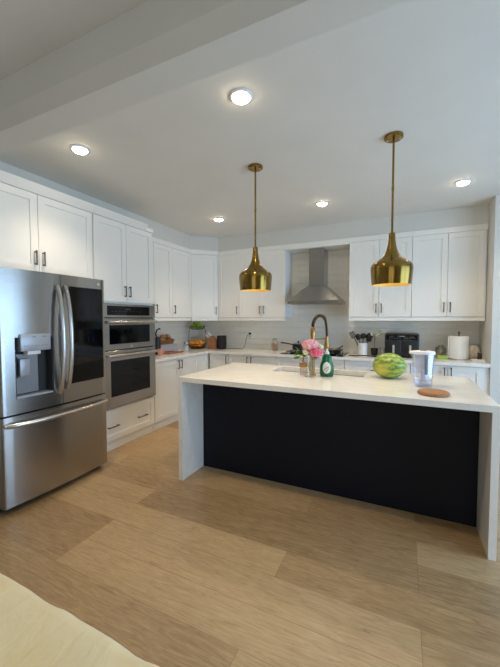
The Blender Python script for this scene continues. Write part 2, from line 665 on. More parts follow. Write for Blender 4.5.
ro = thing('oven_tower_cabinet', 'tall white cabinet with two doors above and one drawer below the built-in ovens', 'cabinet', (0, -2.76, 0), HP)
ob = B()
ob.box(0.0, -0.61, 1.605, 0.854, -0.002, 2.5)
ob.box(0.0, -0.628, 0.11, 0.06, -0.002, 1.605)
ob.box(0.842, -0.628, 0.11, 0.854, -0.002, 1.605)
ob.box(0.06, -0.61, 0.11, 0.842, -0.002, 0.475)
part('body', ob, M['cabinet'], ro)
part('toe_kick', B().box(0.0, -0.6, 0.0005, 0.854, -0.05, 0.11), M['cabinet'], ro)
part('crown', B().prism_x([(-0.002, 2.5), (-0.636, 2.5), (-0.645, 2.515), (-0.68, 2.57), (-0.002, 2.57)], 0.0, 0.735), M['cabinet'], ro)
part('crown_return', B().box(0.736, -0.65, 2.5, 0.854, -0.33, 2.545), M['cabinet'], ro)
door(ro, 0.004, 0.43, 1.625, 2.498, -0.611, 'R', 1.742)
door(ro, 0.43, 0.85, 1.625, 2.498, -0.611, 'L', 1.742)
dr = door(ro, 0.004, 0.85, 0.112, 0.462, -0.611, None, 0, 'drawer')
pull(dr, 0.19, 0.155, 0.15, False)
pull(dr, 0.63, 0.155, 0.15, False)


# base cabinets
def base(label, loc, rz, width, fronts, depth=0.61, bx=None):
    r = thing('base_cabinet', label, 'cabinet', loc, rz, 'white shaker base cabinets')
    x0, x1 = bx or (0, width)
    part('body', B().box(x0 + 0.001, -depth, 0.11, x1 - 0.001, -0.002, 0.884), M['cabinet'], r)
    part('toe_kick', B().box(x0 + 0.001, -depth + 0.01, 0.0005, x1 - 0.001, -0.05, 0.11), M['cabinet'], r)
    for f in fronts:
        x0, x1, z0, z1, hs, hz, kind = f
        door(r, x0, x1, z0, z1, -depth - 0.001, hs, hz, kind)
    return r


BZ0, BZ1 = 0.112, 0.88
base('two-door white base cabinet on the left, between oven tower and corner', (0, -1.902, 0), HP, 0.965,
     [(0.004, 0.508, BZ0, BZ1, 'R', 0.80, 'door'), (0.508, 0.963, BZ0, BZ1, 'L', 0.80, 'door')])
base('narrow plain white corner base cabinet below the fruit basket', (0, -0.936, 0), HP, 0.93,
     [(0.003, 0.272, BZ0, BZ1, None, 0, 'door')])
base('single-door white base cabinet just right of the inside corner', (0.637, 0, 0), 0, 0.363,
     [(0.02, 0.361, BZ0, BZ1, 'R', 0.80, 'door')])
base('two-door white base cabinet left of the cooktop drawers', (1.001, 0, 0), 0, 0.789,
     [(0.002, 0.362, BZ0, BZ1, 'R', 0.80, 'door'), (0.362, 0.787, BZ0, BZ1, 'L', 0.80, 'door')])
base('white drawer base cabinet under the cooktop', (1.791, 0, 0), 0, 0.975,
     [(0.002, 0.973, 0.66, BZ1, 'C', 0.77, 'drawer'), (0.002, 0.973, 0.39, 0.66, 'C', 0.53, 'drawer'), (0.002, 0.973, BZ0, 0.39, 'C', 0.26, 'drawer')])
base('white drawer base cabinet below the utensil crock', (2.767, 0, 0), 0, 0.792,
     [(0.002, 0.79, 0.66, BZ1, 'C', 0.77, 'drawer'), (0.002, 0.79, 0.39, 0.66, 'C', 0.53, 'drawer'), (0.002, 0.79, BZ0, 0.39, 'C', 0.26, 'drawer')])
base('two-door white base cabinet at the far right below the paper towel roll', (3.56, 0, 0), 0, 0.803,
     [(0.002, 0.393, BZ0, BZ1, 'R', 0.80, 'door'), (0.393, 0.745, BZ0, BZ1, 'L', 0.80, 'door')])

# perimeter worktop
ZT = 0.925
wt = part('worktop', B().prism([(0.001, -1.903), (0.642, -1.903), (0.642, -0.648), (4.363, -0.648), (4.363, -0.009), (0.001, -0.009)], 0.886, ZT), M['quartz'], smooth=0)
tag(wt, 'white quartz worktop running round the corner along left and back walls', 'countertop')

# ------------------------------------------------------------------ island
IX0, IX1, IY0, IYN, IY1 = 1.684, 3.992, -2.782, -2.45, -1.725
isl = thing('kitchen_island', 'kitchen island with dark navy back panel under the white quartz slab', 'island', ((IX0 + IX1) / 2, (IY0 + IY1) / 2, 0))
cx, cy = (IX0 + IX1) / 2, (IY0 + IY1) / 2
a0, a1 = IX0 + 0.042 - cx, IX1 - 0.042 - cx
yb = IYN - cy
part('navy_panel', B().box(a0, yb, 0.0005, a1, yb + 0.018, 0.884), M['navy'], isl)
ic = B()
ic.box(a0, yb + 0.019, 0.10, a1, yb + 0.6, 0.118)
ic.box(a0, yb + 0.019, 0.118, a0 + 0.018, yb + 0.6, 0.884)
ic.box(a1 - 0.018, yb + 0.019, 0.118, a1, yb + 0.6, 0.884)
ic.box(a0, yb + 0.58, 0.118, a1, yb + 0.6, 0.884)
part('body', ic, M['cabinet'], isl)
part('toe_kick', B().box(a0, yb + 0.03, 0.0005, a1, yb + 0.55, 0.10), M['cabinet'], isl)
nd = 5
for k in range(nd):
    wdd = (a1 - a0) / nd
    d = door(isl, 0, wdd, 0.112, 0.88, 0, 'R' if k % 2 else 'L', 0.80, rz=PI, loc=(a1 - k * wdd - 0.0016, yb + 0.601, 0.1136))
# worktop with waterfall ends and a sink cut-out
SX0, SX1, SY0, SY1 = 2.31, 3.165, -2.12, -1.80
it = thing('island_worktop', 'white quartz island worktop with waterfall ends', 'countertop', (cx, cy, 0))
tb = B()
zb = ZT - 0.04
for x0, y0, x1, y1 in ((IX0, IY0, SX0, IY1), (SX1, IY0, IX1, IY1), (SX0, IY0, SX1, SY0), (SX0, SY1, SX1, IY1)):
    tb.box(x0 - cx, y0 - cy, zb, x1 - cx, y1 - cy, ZT)
bmesh.ops.remove_doubles(tb.bm, verts=tb.bm.verts[:], dist=0.0005)
part('slab', tb, M['quartz'], it, smooth=0)
part('waterfall_panel', B().box(IX0 - cx, IY0 - cy, 0.0005, IX0 + 0.04 - cx, IY1 - cy, zb), M['quartz'], it, smooth=0)
part('waterfall_panel', B().box(IX1 - 0.04 - cx, IY0 - cy, 0.0005, IX1 - cx, IY1 - cy, zb), M['quartz'], it, smooth=0)
# sink
sk = thing('sink', 'undermount steel sink set into the island worktop behind the flowers', 'sink', ((SX0 + SX1) / 2, (SY0 + SY1) / 2, 0.66))
sw, sd = (SX1 - SX0) / 2 - 0.002, (SY1 - SY0) / 2 - 0.002
sb = B()
sb.box(-sw, -sd, 0.0, sw, sd, 0.012)
sb.box(-sw, -sd, 0.012, -sw + 0.012, sd, 0.2225)
sb.box(sw - 0.012, -sd, 0.012, sw, sd, 0.2225)
sb.box(-sw + 0.012, -sd, 0.012, sw - 0.012, -sd + 0.012, 0.2225)
sb.box(-sw + 0.012, sd - 0.012, 0.012, sw - 0.012, sd, 0.2225)
part('basin', sb, mat('sink_steel', (128, 131, 138), 0.4, 0.8), sk, smooth=0)
part('drain', B().lathe([(0, 0.014), (0.04, 0.014), (0.045, 0.0125), (0, 0.0125)], n=20), M['chrome'], sk)

# faucet, spout arching away from the room towards the sink
fx, fy = 2.735, -2.195
fc = thing('kitchen_faucet', 'brushed gold spring-neck faucet arching over the island sink', 'faucet', (fx, fy, ZT))
hx, hy = 0.085, 0.195
part('base', B().lathe([(0, 0.0005), (0.03, 0.0005), (0.03, 0.012), (0.022, 0.02), (0, 0.02)], n=24), M['gold'], fc)
part('column', B().lathe([(0, 0.02), (0.019, 0.02), (0.019, 0.36), (0.022, 0.362), (0.022, 0.425), (0.015, 0.435), (0, 0.435)], n=20), M['gold'], fc)
arc = []
for k in range(25):
    t = PI * k / 24
    s = (1 - math.cos(t)) / 2
    arc.append(Vector((hx * s, hy * s, 0.435 + 0.105 * math.sin(t) - 0.10 * max(0, (k - 18) / 6))))
part('hose', B().tube(arc, 0.008, 8), M['black_plastic'], fc)
sp = []
TURN = 44
for k in range(TURN * 8 + 1):
    t = k / (TURN * 8)
    i = t * 24
    a = int(min(i, 23))
    p = arc[a].lerp(arc[a + 1], i - a)
    d = (arc[a + 1] - arc[a]).normalized()
    s = d.cross(Vector((-hy, hx, 0)).normalized()).normalized()
    q = d.cross(s)
    th = 2 * PI * TURN * t
    sp.append(p + (s * math.cos(th) + q * math.sin(th)) * 0.0125)
part('spring', B().tube(sp, 0.0033, 5), M['spring'], fc)
part('spray_head', B().lathe([(0, 0.215), (0.02, 0.215), (0.024, 0.225), (0.024, 0.27), (0.017, 0.30), (0.015, 0.345), (0, 0.345)], (hx, hy, 0), 18), M['gold'], fc)
part('support_arm', B().tube([(0, 0, 0.325), (hx, hy, 0.325)], 0.007, 8), M['gold'], fc)
part('lever', B().tube([(-0.015, -0.008, 0.09), (-0.06, -0.02, 0.105), (-0.09, -0.03, 0.14)], 0.006, 8), M['gold'], fc)


# ------------------------------------------------------------------ refrigerator (local x along its width, front towards -y)
fr = thing('refrigerator', 'stainless steel french-door refrigerator with water dispenser at the left', 'refrigerator', (0.036, -3.775, 0), HP)
FWD = 0.91


def fy_(x):
    u = (x - FWD / 2) / (FWD / 2)
    return -(0.862 + 0.022 * (1 - u * u))


def curved(b, x0, x1, z0, z1, back=-0.79, n=8, r0=True, r1=True):
    pts = [(x0, back)]
    rr = 0.012
    xs = [x0 + (x1 - x0) * k / n for k in range(n + 1)]
    for k, x in enumerate(xs):
        if k == 0 and r0:
            pts += [(x, fy_(x) + rr), (x + rr * .3, fy_(x) + rr * .3), (x + rr, fy_(x + rr))]
        elif k == n and r1:
            pts += [(x - rr, fy_(x - rr)), (x - rr * .3, fy_(x) + rr * .3), (x, fy_(x) + rr)]
        else:
            pts.append((x, fy_(x)))
    pts.append((x1, back))
    b.prism(pts, z0, z1)
    return b


part('body', B().box(0.004, -0.785, 0.045, FWD - 0.004, -0.02, 1.775), mat('fridge_side_grey', (74, 76, 79), 0.45, 0.4), fr)
ZF = 0.735
D0, D1, DZ0, DZ1 = 0.100, 0.378, 0.845, 1.300
ld = B()
curved(ld, 0.003, D0, ZF, 1.803, r1=False, n=3)
curved(ld, D1, 0.4535, ZF, 1.803, r0=False, r1=False, n=3)
curved(ld, D0, D1, ZF, DZ0, r0=False, r1=False, n=6)
curved(ld, D0, D1, DZ1, 1.803, r0=False, r1=False, n=6)
ldo = part('door', ld, M['steel'], fr, smooth=25)
rcs = B()
rcs.box(D0 + 0.001, -0.80, DZ0 + 0.001, D1 - 0.001, -0.791, DZ1 - 0.001)
rcs.box(D0 + 0.001, -0.868, DZ0 + 0.001, D0 + 0.006, -0.80, DZ1 - 0.001)
rcs.box(D1 - 0.006, -0.876, DZ0 + 0.001, D1 - 0.001, -0.80, DZ1 - 0.001)
rcs.box(D0 + 0.006, -0.868, DZ1 - 0.006, D1 - 0.006, -0.80, DZ1 - 0.001)
part('dispenser_recess', rcs, M['dark_gap'], ldo, smooth=0)
part('dispenser_back', B().box(D0 + 0.02, -0.806, DZ0 + 0.02, D1 - 0.075, -0.8005, 1.17, 0.002, 1), M['dispenser_back'], ldo)
part('drip_tray', B().prism([(D0 + 0.006, -0.801), (D0 + 0.006, -0.872), (D1 - 0.006, -0.882), (D1 - 0.006, -0.801)], DZ0 + 0.001, DZ0 + 0.014), M['panel_silver'], ldo)
part('dispenser_panel', B().box(D0 + 0.03, -0.893, 1.195, D1 - 0.022, -0.806, 1.322, 0.004, 2), M['panel_silver'], ldo)
mks = [(D0 + 0.05 + k * 0.027, 1.232, D0 + 0.064 + k * 0.027, 1.236) for k in range(7)]
mks += [(D0 + 0.115, 1.298, D0 + 0.14, 1.304), (D0 + 0.19, 1.298, D0 + 0.222, 1.303)]
for x0, z0, x1, z1 in mks:
    part('control_mark', B().box(x0, -0.8945, z0, x1, -0.8928, z1), M['grey_plastic'], ldo, smooth=0)
part('spout', B().box(D0 + 0.085, -0.88, 1.165, D0 + 0.185, -0.82, 1.195, 0.006), M['white_plastic'], ldo)
part('paddle', B().box(D0 + 0.05, -0.84, 1.0, D0 + 0.125, -0.812, 1.135, 0.008), M['panel_silver'], ldo)
part('paddle_guard', B().box(D0 + 0.042, -0.8115, 0.99, D0 + 0.05, -0.8065, 1.15), M['black_plastic'], ldo)
rd = curved(B(), 0.4575, FWD - 0.003, ZF, 1.803, r0=False)
rdo = part('door', rd, M['steel'], fr, smooth=25)
ip = B()
GX0, GX1, GZ0, GZ1 = 0.528, 0.876, 0.886, 1.712
pts = [(GX0, -0.85)] + [(x, fy_(x) - 0.003) for x in [GX0 + (GX1 - GX0) * k / 8 for k in range(9)]] + [(GX1, -0.85)]
ip.prism(pts, GZ0, GZ1)
part('glass_panel', ip, M['black_glass'], rdo, smooth=25)
lg = B()
lg.lathe([(0.0, 0.0), (0.013, 0.0), (0.013, 0.002), (0, 0.002)], n=20)
lg.xf(Matrix.Translation((0.835, fy_(0.835) - 0.0005, 1.757)) @ Matrix.Rotation(PI / 2, 4, 'X'))
emblem = part('emblem', lg, mat('emblem_silver', (222, 220, 216), 0.3, 0.5), rdo)
lm = B()
lm.box(0.826, fy_(0.835) - 0.0035, 1.7555, 0.8345, fy_(0.835) - 0.0024, 1.7575)
lm.box(0.8335, fy_(0.835) - 0.0035, 1.7555, 0.8355, fy_(0.835) - 0.0024, 1.764)
lm.box(0.839, fy_(0.835) - 0.0035, 1.7575, 0.8435, fy_(0.835) - 0.0024, 1.7595)
part('emblem_mark', lm, M['grey_plastic'], emblem)
for dx, par, zt, zb_ in ((0.421, ldo, 1.70, 0.835), (0.489, rdo, 1.70, 0.86)):
    pts = []
    for k in range(17):
        t = k / 16
        out = 0.014 + 0.062 * math.sin(PI * t) ** 0.7
        pts.append((dx, fy_(dx) - out, zb_ + (zt - zb_) * t))
    hb = B().tube(pts, 0.017, 12)
    hb.box(dx - 0.012, fy_(dx) - 0.022, zb_ - 0.012, dx + 0.012, fy_(dx) + 0.0, zb_ + 0.03, 0.004)
    hb.box(dx - 0.012, fy_(dx) - 0.022, zt - 0.03, dx + 0.012, fy_(dx) + 0.0, zt + 0.012, 0.004)
    part('handle', hb, M['steel_satin'], par)
dz = curved(B(), 0.003, FWD - 0.003, 0.055, 0.722, n=12)
dzo = part('freezer_drawer', dz, M['steel'], fr, smooth=25)
pts = []
for k in range(25):
    t = k / 24
    x = 0.025 + 0.86 * t
    pts.append((x, fy_(x) - 0.016 - 0.05 * math.sin(PI * t) ** 0.6, 0.662))
hb = B().tube(pts, 0.018, 12)
hb.box(0.012, fy_(0.02) - 0.026, 0.648, 0.045, fy_(0.02) + 0.002, 0.676, 0.004)
hb.box(0.865, fy_(0.89) - 0.026, 0.648, 0.898, fy_(0.89) + 0.002, 0.676, 0.004)
part('handle', hb, M['steel_satin'], dzo)
part('base_grille', B().box(0.01, -0.80, 0.02, FWD - 0.01, -0.05, 0.0445), M['black_plastic'], fr)
for x in (0.05, FWD - 0.05):
    part('foot', B().lathe([(0, 0.0005), (0.02, 0.0005), (0.02, 0.02), (0, 0.02)], (x, -0.76, 0), 14), M['dark_rubber'], fr)
for x in (0.04, FWD - 0.1):
    part('hinge_cover', B().box(x, -0.84, 1.776, x + 0.06, -0.70, 1.79 + 0.0, 0.003), M['dark_gap'], fr)

# ------------------------------------------------------------------ wall oven with microwave above
ov = thing('wall_oven', 'stainless steel built-in microwave and oven stack in the white tower', 'oven', (0, -2.76, 0), HP)
OX0, OX1 = 0.063, 0.839
part('housing', B().box(OX0, -0.635, 0.480, OX1, -0.10, 1.602), M['dark_gap'], ov)


def oven_front(name, z0, z1, win, handle_z, yf=-0.672):
    f = part(name, B().box(OX0, yf, z0, OX1, -0.636, z1, 0.003, 1), M['steel'], ov, smooth=0)
    part('window', B().box(win[0], yf - 0.003, win[1], win[2], yf + 0.002, win[3]), M['black_glass'], f)
    if handle_z:
        h = B().tube([(OX0 + 0.03, yf - 0.05, handle_z), (OX1 - 0.03, yf - 0.05, handle_z)], 0.016, 12)
        for x in (OX0 + 0.05, OX1 - 0.05):
            h.box(x - 0.012, yf - 0.05, handle_z - 0.01, x + 0.012, yf + 0.001, handle_z + 0.01, 0.003)
        part('handle', h, M['steel_satin'], f)
    return f


cp = oven_front('control_panel', 1.452, 1.600, (OX0 + 0.055, 1.478, OX1 - 0.10, 1.578), None)
mks = [(OX0 + 0.11 + k * 0.05, 1.515, OX0 + 0.128 + k * 0.05, 1.521) for k in range(9)]
mks.append((OX0 + 0.30, 1.535, OX0 + 0.37, 1.552))
for x0, z0, x1, z1 in mks:
    part('display_mark', B().box(x0, -0.6765, z0, x1, -0.6748, z1), M['dim_mark'], cp, smooth=0)
mw = oven_front('microwave_door', 1.105, 1.446, (OX0 + 0.08, 1.165, OX1 - 0.10, 1.372), 1.405)
le = B().lathe([(0, 0), (0.012, 0), (0.012, 0.002), (0, 0.002)], n=16)
le.xf(Matrix.Translation(((OX0 + OX1) / 2, -0.6715, 1.132)) @ Matrix.Rotation(PI / 2, 4, 'X'))
part('emblem', le, M['panel_silver'], mw)
oven_front('oven_door', 0.485, 1.095, (OX0 + 0.09, 0.60, OX1 - 0.105, 0.985), 1.045)

# ------------------------------------------------------------------ range hood and cooktop
hd = thing('range_hood', 'stainless steel chimney range hood in the tiled niche', 'hood', (2.295, 0, 0))
hb = B()
hb.box(-0.378, -0.5, 1.655, 0.378, -0.01, 1.70, 0.003, 1)
part('canopy_rim', hb, M['steel'], hd, smooth=0)
cn = B()
lo = [(-0.375, -0.497), (0.375, -0.497), (0.375, -0.011), (-0.375, -0.011)]
hi = [(-0.125, -0.30), (0.125, -0.30), (0.125, -0.011), (-0.125, -0.011)]
vl = [cn.bm.verts.new((x, y, 1.7005)) for x, y in lo]
vh = [cn.bm.verts.new((x, y, 1.93)) for x, y in hi]
for k in range(4):
    cn.bm.faces.new((vl[k], vl[(k + 1) % 4], vh[(k + 1) % 4], vh[k]))
cn.bm.faces.new(vl[::-1])
cn.bm.faces.new(vh)
part('canopy', cn, M['steel'], hd, smooth=0)
part('chimney', B().box(-0.112, -0.288, 1.9305, 0.112, -0.011, 2.476, 0.002, 1), M['steel'], hd, smooth=0)
bt = B()
for k in range(4):
    bt.lathe([(0, 0), (0.008, 0), (0.008, 0.004), (0, 0.004)], n=12)
    bt.bm.verts.ensure_lookup_table()
bt.bm.clear()
for k in range(5):
    bb = bmesh.ops.create_cone(bt.bm, cap_ends=True, segments=12, radius1=0.008, radius2=0.008, depth=0.006, matrix=Matrix.Translation((0.05 + k * 0.03, -0.502, 1.678)) @ Matrix.Rotation(PI / 2, 4, 'X'))
part('buttons', bt, M['chrome'], hd)
flt = B()
for k in range(2):
    flt.box(-0.34 + k * 0.345, -0.45, 1.650, -0.005 + k * 0.345, -0.05, 1.6545)
part('filter', flt, M['steel_satin'], hd)

ck = thing('gas_cooktop', 'dark gas cooktop on the back worktop below the range hood', 'cooktop', (2.295, -0.345, ZT))
part('glass_top', B().box(-0.45, -0.255, 0.0005, 0.45, 0.255, 0.008, 0.003, 1), M['black_glass'], ck)
for bx, by in ((-0.29, -0.11), (-0.29, 0.13), (0.29, -0.11), (0.29, 0.13), (0.0, 0.02)):
    bn = part('burner', B().lathe([(0, 0.008), (0.045, 0.008), (0.045, 0.018), (0.03, 0.024), (0, 0.024)], (bx, by, 0), 18), M['black_metal'], ck)
    gt = B()
    for k in range(4):
        a = k * HP + PI / 4
        gt.tube([(bx + 0.02 * math.cos(a), by + 0.02 * math.sin(a), 0.037), (bx + 0.11 * math.cos(a), by + 0.11 * math.sin(a), 0.037), (bx + 0.11 * math.cos(a), by + 0.11 * math.sin(a), 0.009)], 0.005, 6)
    part('grate', gt, M['black_metal'], ck)
for k in range(5):
    part('knob', B().lathe([(0, 0.008), (0.018, 0.008), (0.016, 0.028), (0, 0.028)], (-0.16 + k * 0.08, -0.215, 0), 14), M['steel_satin'], ck)

# pot and pan
pt = thing('saucepan', 'dark saucepan with long handle on the left cooktop burner', 'pan', (2.005, -0.215, ZT + 0.043))
part('bowl', B().lathe([(0, 0), (0.085, 0), (0.095, 0.01), (0.098, 0.085), (0.094, 0.085), (0.09, 0.012), (0, 0.006)], n=28), mat('dark_pan', (48, 48, 50), 0.3, 0.7), pt)
part('lid', B().lathe([(0.098, 0.086), (0.07, 0.098), (0, 0.105), (0, 0.103), (0.07, 0.095), (0.098, 0.0845)], n=28), M['glass'], pt)
part('lid_knob', B().lathe([(0, 0.104), (0.012, 0.104), (0.018, 0.125), (0, 0.13)], n=14), M['black_plastic'], pt)
part('long_handle', B().tube([(-0.095, 0.0, 0.07), (-0.16, -0.02, 0.085), (-0.27, -0.055, 0.10)], [0.008, 0.01, 0.011], 10), M['black_plastic'], pt)
pn = thing('frying_pan', 'steel frying pan on the right burner of the cooktop', 'pan', (2.585, -0.45, ZT + 0.043))
part('bowl', B().lathe([(0, 0), (0.10, 0), (0.135, 0.045), (0.131, 0.046), (0.098, 0.006), (0, 0.005)], n=32), mat('pan_steel', (120, 116, 112), 0.3, 0.9), pn)
part('long_handle', B().tube([(0.04, 0.125, 0.04), (0.065, 0.2, 0.06), (0.085, 0.26, 0.07)], 0.009, 10), M['black_plastic'], pn)


# ------------------------------------------------------------------ pendants and downlights
def pendant(label, x, y):
    p = thing('pendant_light', label, 'pendant', (x, y, 1.69), 0, 'brass pendant lights over the island')
    H = ZC - 1.69
    part('canopy', B().lathe([(0, H - 0.0005), (0.066, H - 0.0005), (0.066, H - 0.018), (0.058, H - 0.024), (0, H - 0.024)], n=32), M['brass'], p)
    sc_ = B()
    for sx in (-0.042, 0.042):
        sc_.lathe([(0, H - 0.024), (0.007, H - 0.024), (0.006, H - 0.030), (0, H - 0.031)], (sx, 0.0, 0), 10)
    part('screws', sc_, M['chrome'], p)
    part('rod', B().tube([(0, 0, 0.384), (0, 0, H - 0.022)], 0.0078, 12), M['brass'], p)
    part('rod_joint', B().lathe([(0, 0.70), (0.0095, 0.70), (0.0095, 0.73), (0, 0.73)], n=12), M['brass'], p)
    outer = [(0.0, 0.388), (0.020, 0.388), (0.023, 0.383), (0.024, 0.34), (0.0285, 0.305), (0.036, 0.27), (0.048, 0.238), (0.070, 0.208), (0.103, 0.181), (0.130, 0.164), (0.143, 0.150), (0.148, 0.135), (0.1485, 0.115), (0.146, 0.075), (0.140, 0.015), (0.138, 0.0)]
    inner = [(0.135, 0.001), (0.137, 0.015), (0.143, 0.075), (0.145, 0.115), (0.144, 0.132), (0.139, 0.146), (0.127, 0.159), (0.10, 0.175), (0.067, 0.201), (0.045, 0.232), (0.0, 0.25)]
    part('shade', B().lathe(outer, n=56), M['brass'], p, smooth=40)
    part('shade_lining', B().lathe([(0.138, 0.0)] + inner, n=56), M['shade_inside'], p, smooth=60)
    part('bulb', B().lathe([(0, 0.055), (0.02, 0.06), (0.03, 0.08), (0.03, 0.105), (0.018, 0.14), (0.014, 0.165), (0, 0.17)], n=20), M['bulb'], p)
    part('socket', B().lathe([(0, 0.1705), (0.017, 0.1705), (0.017, 0.225), (0, 0.225)], n=16), M['gold'], p)
    l = bpy.data.lights.new('pendant_lamp', 'SPOT')
    l.spot_size = math.radians(125)
    l.spot_blend = 0.8
    l.energy = BULB_POWER
    l.color = WARM
    l.shadow_soft_size = 0.03
    lo_ = bpy.data.objects.new('lamp', l)
    COL.objects.link(lo_)
    lo_.parent = p
    lo_.location = (0, 0, 0.035)
    return p


pendant('left of the two brass pendant lights above the island', 2.256, -2.39)
pendant('right of the two brass pendant lights above the island', 3.383, -2.39)


def downlight(label, x, y):
    d = thing('recessed_downlight', label, 'downlight', (x, y, ZC - 0.012), 0, 'recessed downlights in the kitchen ceiling')
    part('trim_ring', B().lathe([(0.058, 0.012), (0.072, 0.012), (0.072, 0.006), (0.058, 0.0), (0.053, 0.004), (0.053, 0.012)], n=32, close=True), M['white_plastic'], d)
    part('lens', B().lathe([(0, 0.0118), (0.0525, 0.0118), (0.0525, 0.002), (0.045, -0.009), (0.025, -0.015), (0, -0.017)], n=32), M['lens'], d)
    l = bpy.data.lights.new('downlight_lamp', 'SPOT')
    l.energy = SPOT_POWER
    l.color = WARM
    l.spot_size = math.radians(114)
    l.spot_blend = 1.0
    l.shadow_soft_size = 0.05
    lo_ = bpy.data.objects.new('lamp', l)
    COL.objects.link(lo_)
    lo_.parent = d
    lo_.location = (0, 0, -0.075)
    return d


for x, y, lb in ((1.116, -3.26, 'recessed ceiling downlight nearest the refrigerator cabinets'),
                 (2.554, -3.26, 'recessed ceiling downlight nearest the ceiling beam, top centre of the photo'),
                 (1.186, -1.22, 'recessed ceiling downlight near the corner, left of the left pendant'),
                 (2.585, -1.22, 'recessed ceiling downlight between the two pendants'),
                 (3.981, -1.21, 'recessed ceiling downlight at the right, right of the right pendant')):
    downlight(lb, x, y)

# ------------------------------------------------------------------ things on the island
# peony vase
vz = thing('flower_vase', 'slim clear glass vase holding the pink flowers on the island', 'vase', (2.738, -2.30, ZT))
part('glass', B().lathe([(0, 0.0005), (0.045, 0.0005), (0.045, 0.006), (0.012, 0.018), (0.016, 0.04), (0.022, 0.12), (0.033, 0.19), (0.031, 0.19), (0.02, 0.12), (0.013, 0.045), (0, 0.03)], n=28), M['glass'], vz)
part('water', B().lathe([(0, 0.035), (0.0125, 0.046), (0.0185, 0.11), (0, 0.11)], n=20), thin_clear('water_tint', (205, 220, 205), 0.05, 0.3), vz)
stem_m = mat('flower_stem_green', (92, 120, 62), 0.6)
leaf_m = mottled('leaf_green', [(0.3, (92, 128, 72)), (0.7, (150, 178, 116))], 14, 0.55)


def flower(label, pos, rad, cols, seed, layers=6):
    rnd = random.Random(seed)
    f = thing('peony_flower', label, 'flower', (2.738, -2.30, ZT + 0.05), 0, 'flowers in the vase')
    px, py, pz = pos
    part('stem', B().tube([(0, 0, 0), (px * 0.3, py * 0.3, 0.10), (px * 0.8, py * 0.8, pz - rad * 0.9), (px, py, pz - rad * 0.5)], 0.0032, 6), stem_m, f)
    b = B()
    for ly in range(layers):
        npet = 5 + ly
        rr = rad * (0.35 + 0.65 * ly / (layers - 1))
        open_ = 0.25 + 1.15 * ly / (layers - 1)
        for k in range(npet):
            az = 2 * PI * (k + 0.5 * (ly % 2)) / npet + rnd.uniform(-.15, .15)
            width = 1.15 * PI / npet + 0.12
            grid = []
            for i in range(5):
                t = i / 4
                pol = PI - 0.35 - (PI - 0.35 - (PI * 0.5 - 1.2 + open_ * 0.85)) * t
                row = []
                for j in range(5):
                    s = (j - 2) / 2
                    a = az + s * width * math.sin(PI * min(1, 0.25 + 0.7 * t))
                    r_ = rr * (1 + 0.07 * rnd.uniform(-1, 1) + 0.10 * t * (1 - abs(s)) )
                    row.append(b.bm.verts.new((px + r_ * math.sin(pol) * math.cos(a), py + r_ * math.sin(pol) * math.sin(a), pz + r_ * 1.0 * math.cos(pol))))
                grid.append(row)
            for i in range(4):
                for j in range(4):
                    b.bm.faces.new((grid[i][j], grid[i][j + 1], grid[i + 1][j + 1], grid[i + 1][j]))
    part('petals', b, cols, f, smooth=80)
    part('flower_core', B().blob((px, py, pz), (rad * .45, rad * .45, rad * .5), 2, 0.3, 6, seed), cols, f)
    return f


pink = mottled('pale_pink_petal', [(0.3, (240, 150, 168)), (0.55, (250, 186, 194)), (0.75, (254, 214, 214))], 22, 0.6)
hot = mottled('deep_pink_petal', [(0.3, (222, 78, 122)), (0.6, (240, 118, 152)), (0.8, (248, 160, 180))], 22, 0.6)
cream = mottled('cream_petal', [(0.3, (226, 226, 190)), (0.7, (246, 244, 222))], 22, 0.6)
flower('large pale pink peony, the highest bloom in the island vase', (-0.002, 0.02, 0.248), 0.073, pink, 3)
flower('smaller deep pink peony at the lower right of the bouquet', (0.066, -0.035, 0.182), 0.052, hot, 5)
flower('small cream blossom at the right edge of the bouquet beside the faucet', (0.085, 0.02, 0.225), 0.026, cream, 8, 4)
flower('small cream blossom low in the front of the bouquet', (-0.03, -0.02, 0.175), 0.028, cream, 9, 4)


def leaf_spray(label, pos, n, spread, ln, seed):
    rnd = random.Random(seed)
    f = thing('leaf_sprig', label, 'foliage', (2.738, -2.30, ZT + 0.05), 0, 'flowers in the vase')
    px, py, pz = pos
    part('stem', B().tube([(0, 0, 0), (px * 0.35, py * 0.35, 0.11), (px, py, pz)], 0.0028, 6), stem_m, f)
    b = B()
    for k in range(n):
        base_ = Vector((px + rnd.uniform(-spread, spread), py + rnd.uniform(-spread, spread), pz + rnd.uniform(-spread, spread)))
        d = Vector((rnd.uniform(-1, 1) + (1.2 if px > 0 else -1.2), rnd.uniform(-1, 1), rnd.uniform(-.5, .6))).normalized()
        side = d.cross(Vector((rnd.uniform(-.4, .4), rnd.uniform(-.4, .4), 1))).normalized()
        nn = side.cross(d)
        rows = []
        for i in range(5):
            t = i / 4
            wv = ln * 0.26 * math.sin(PI * (0.08 + 0.9 * t))
            c = base_ + d * ln * t - nn * ln * 0.15 * t * t
            rows.append((b.bm.verts.new(c - side * wv), b.bm.verts.new(c + nn * wv * 0.15), b.bm.verts.new(c + side * wv)))
        for r0, r1 in zip(rows, rows[1:]):
            b.bm.faces.new((r0[0], r0[1], r1[1], r1[0]))
            b.bm.faces.new((r0[1], r0[2], r1[2], r1[1]))
    part('leaves', b, leaf_m, f, smooth=60)
    return f


leaf_spray('green leaf sprig spreading at the left of the bouquet', (-0.07, 0.0, 0.155), 16, 0.026, 0.085, 2)
leaf_spray('green leaf sprig under the deep pink peony', (0.03, -0.01, 0.135), 8, 0.02, 0.05, 4)

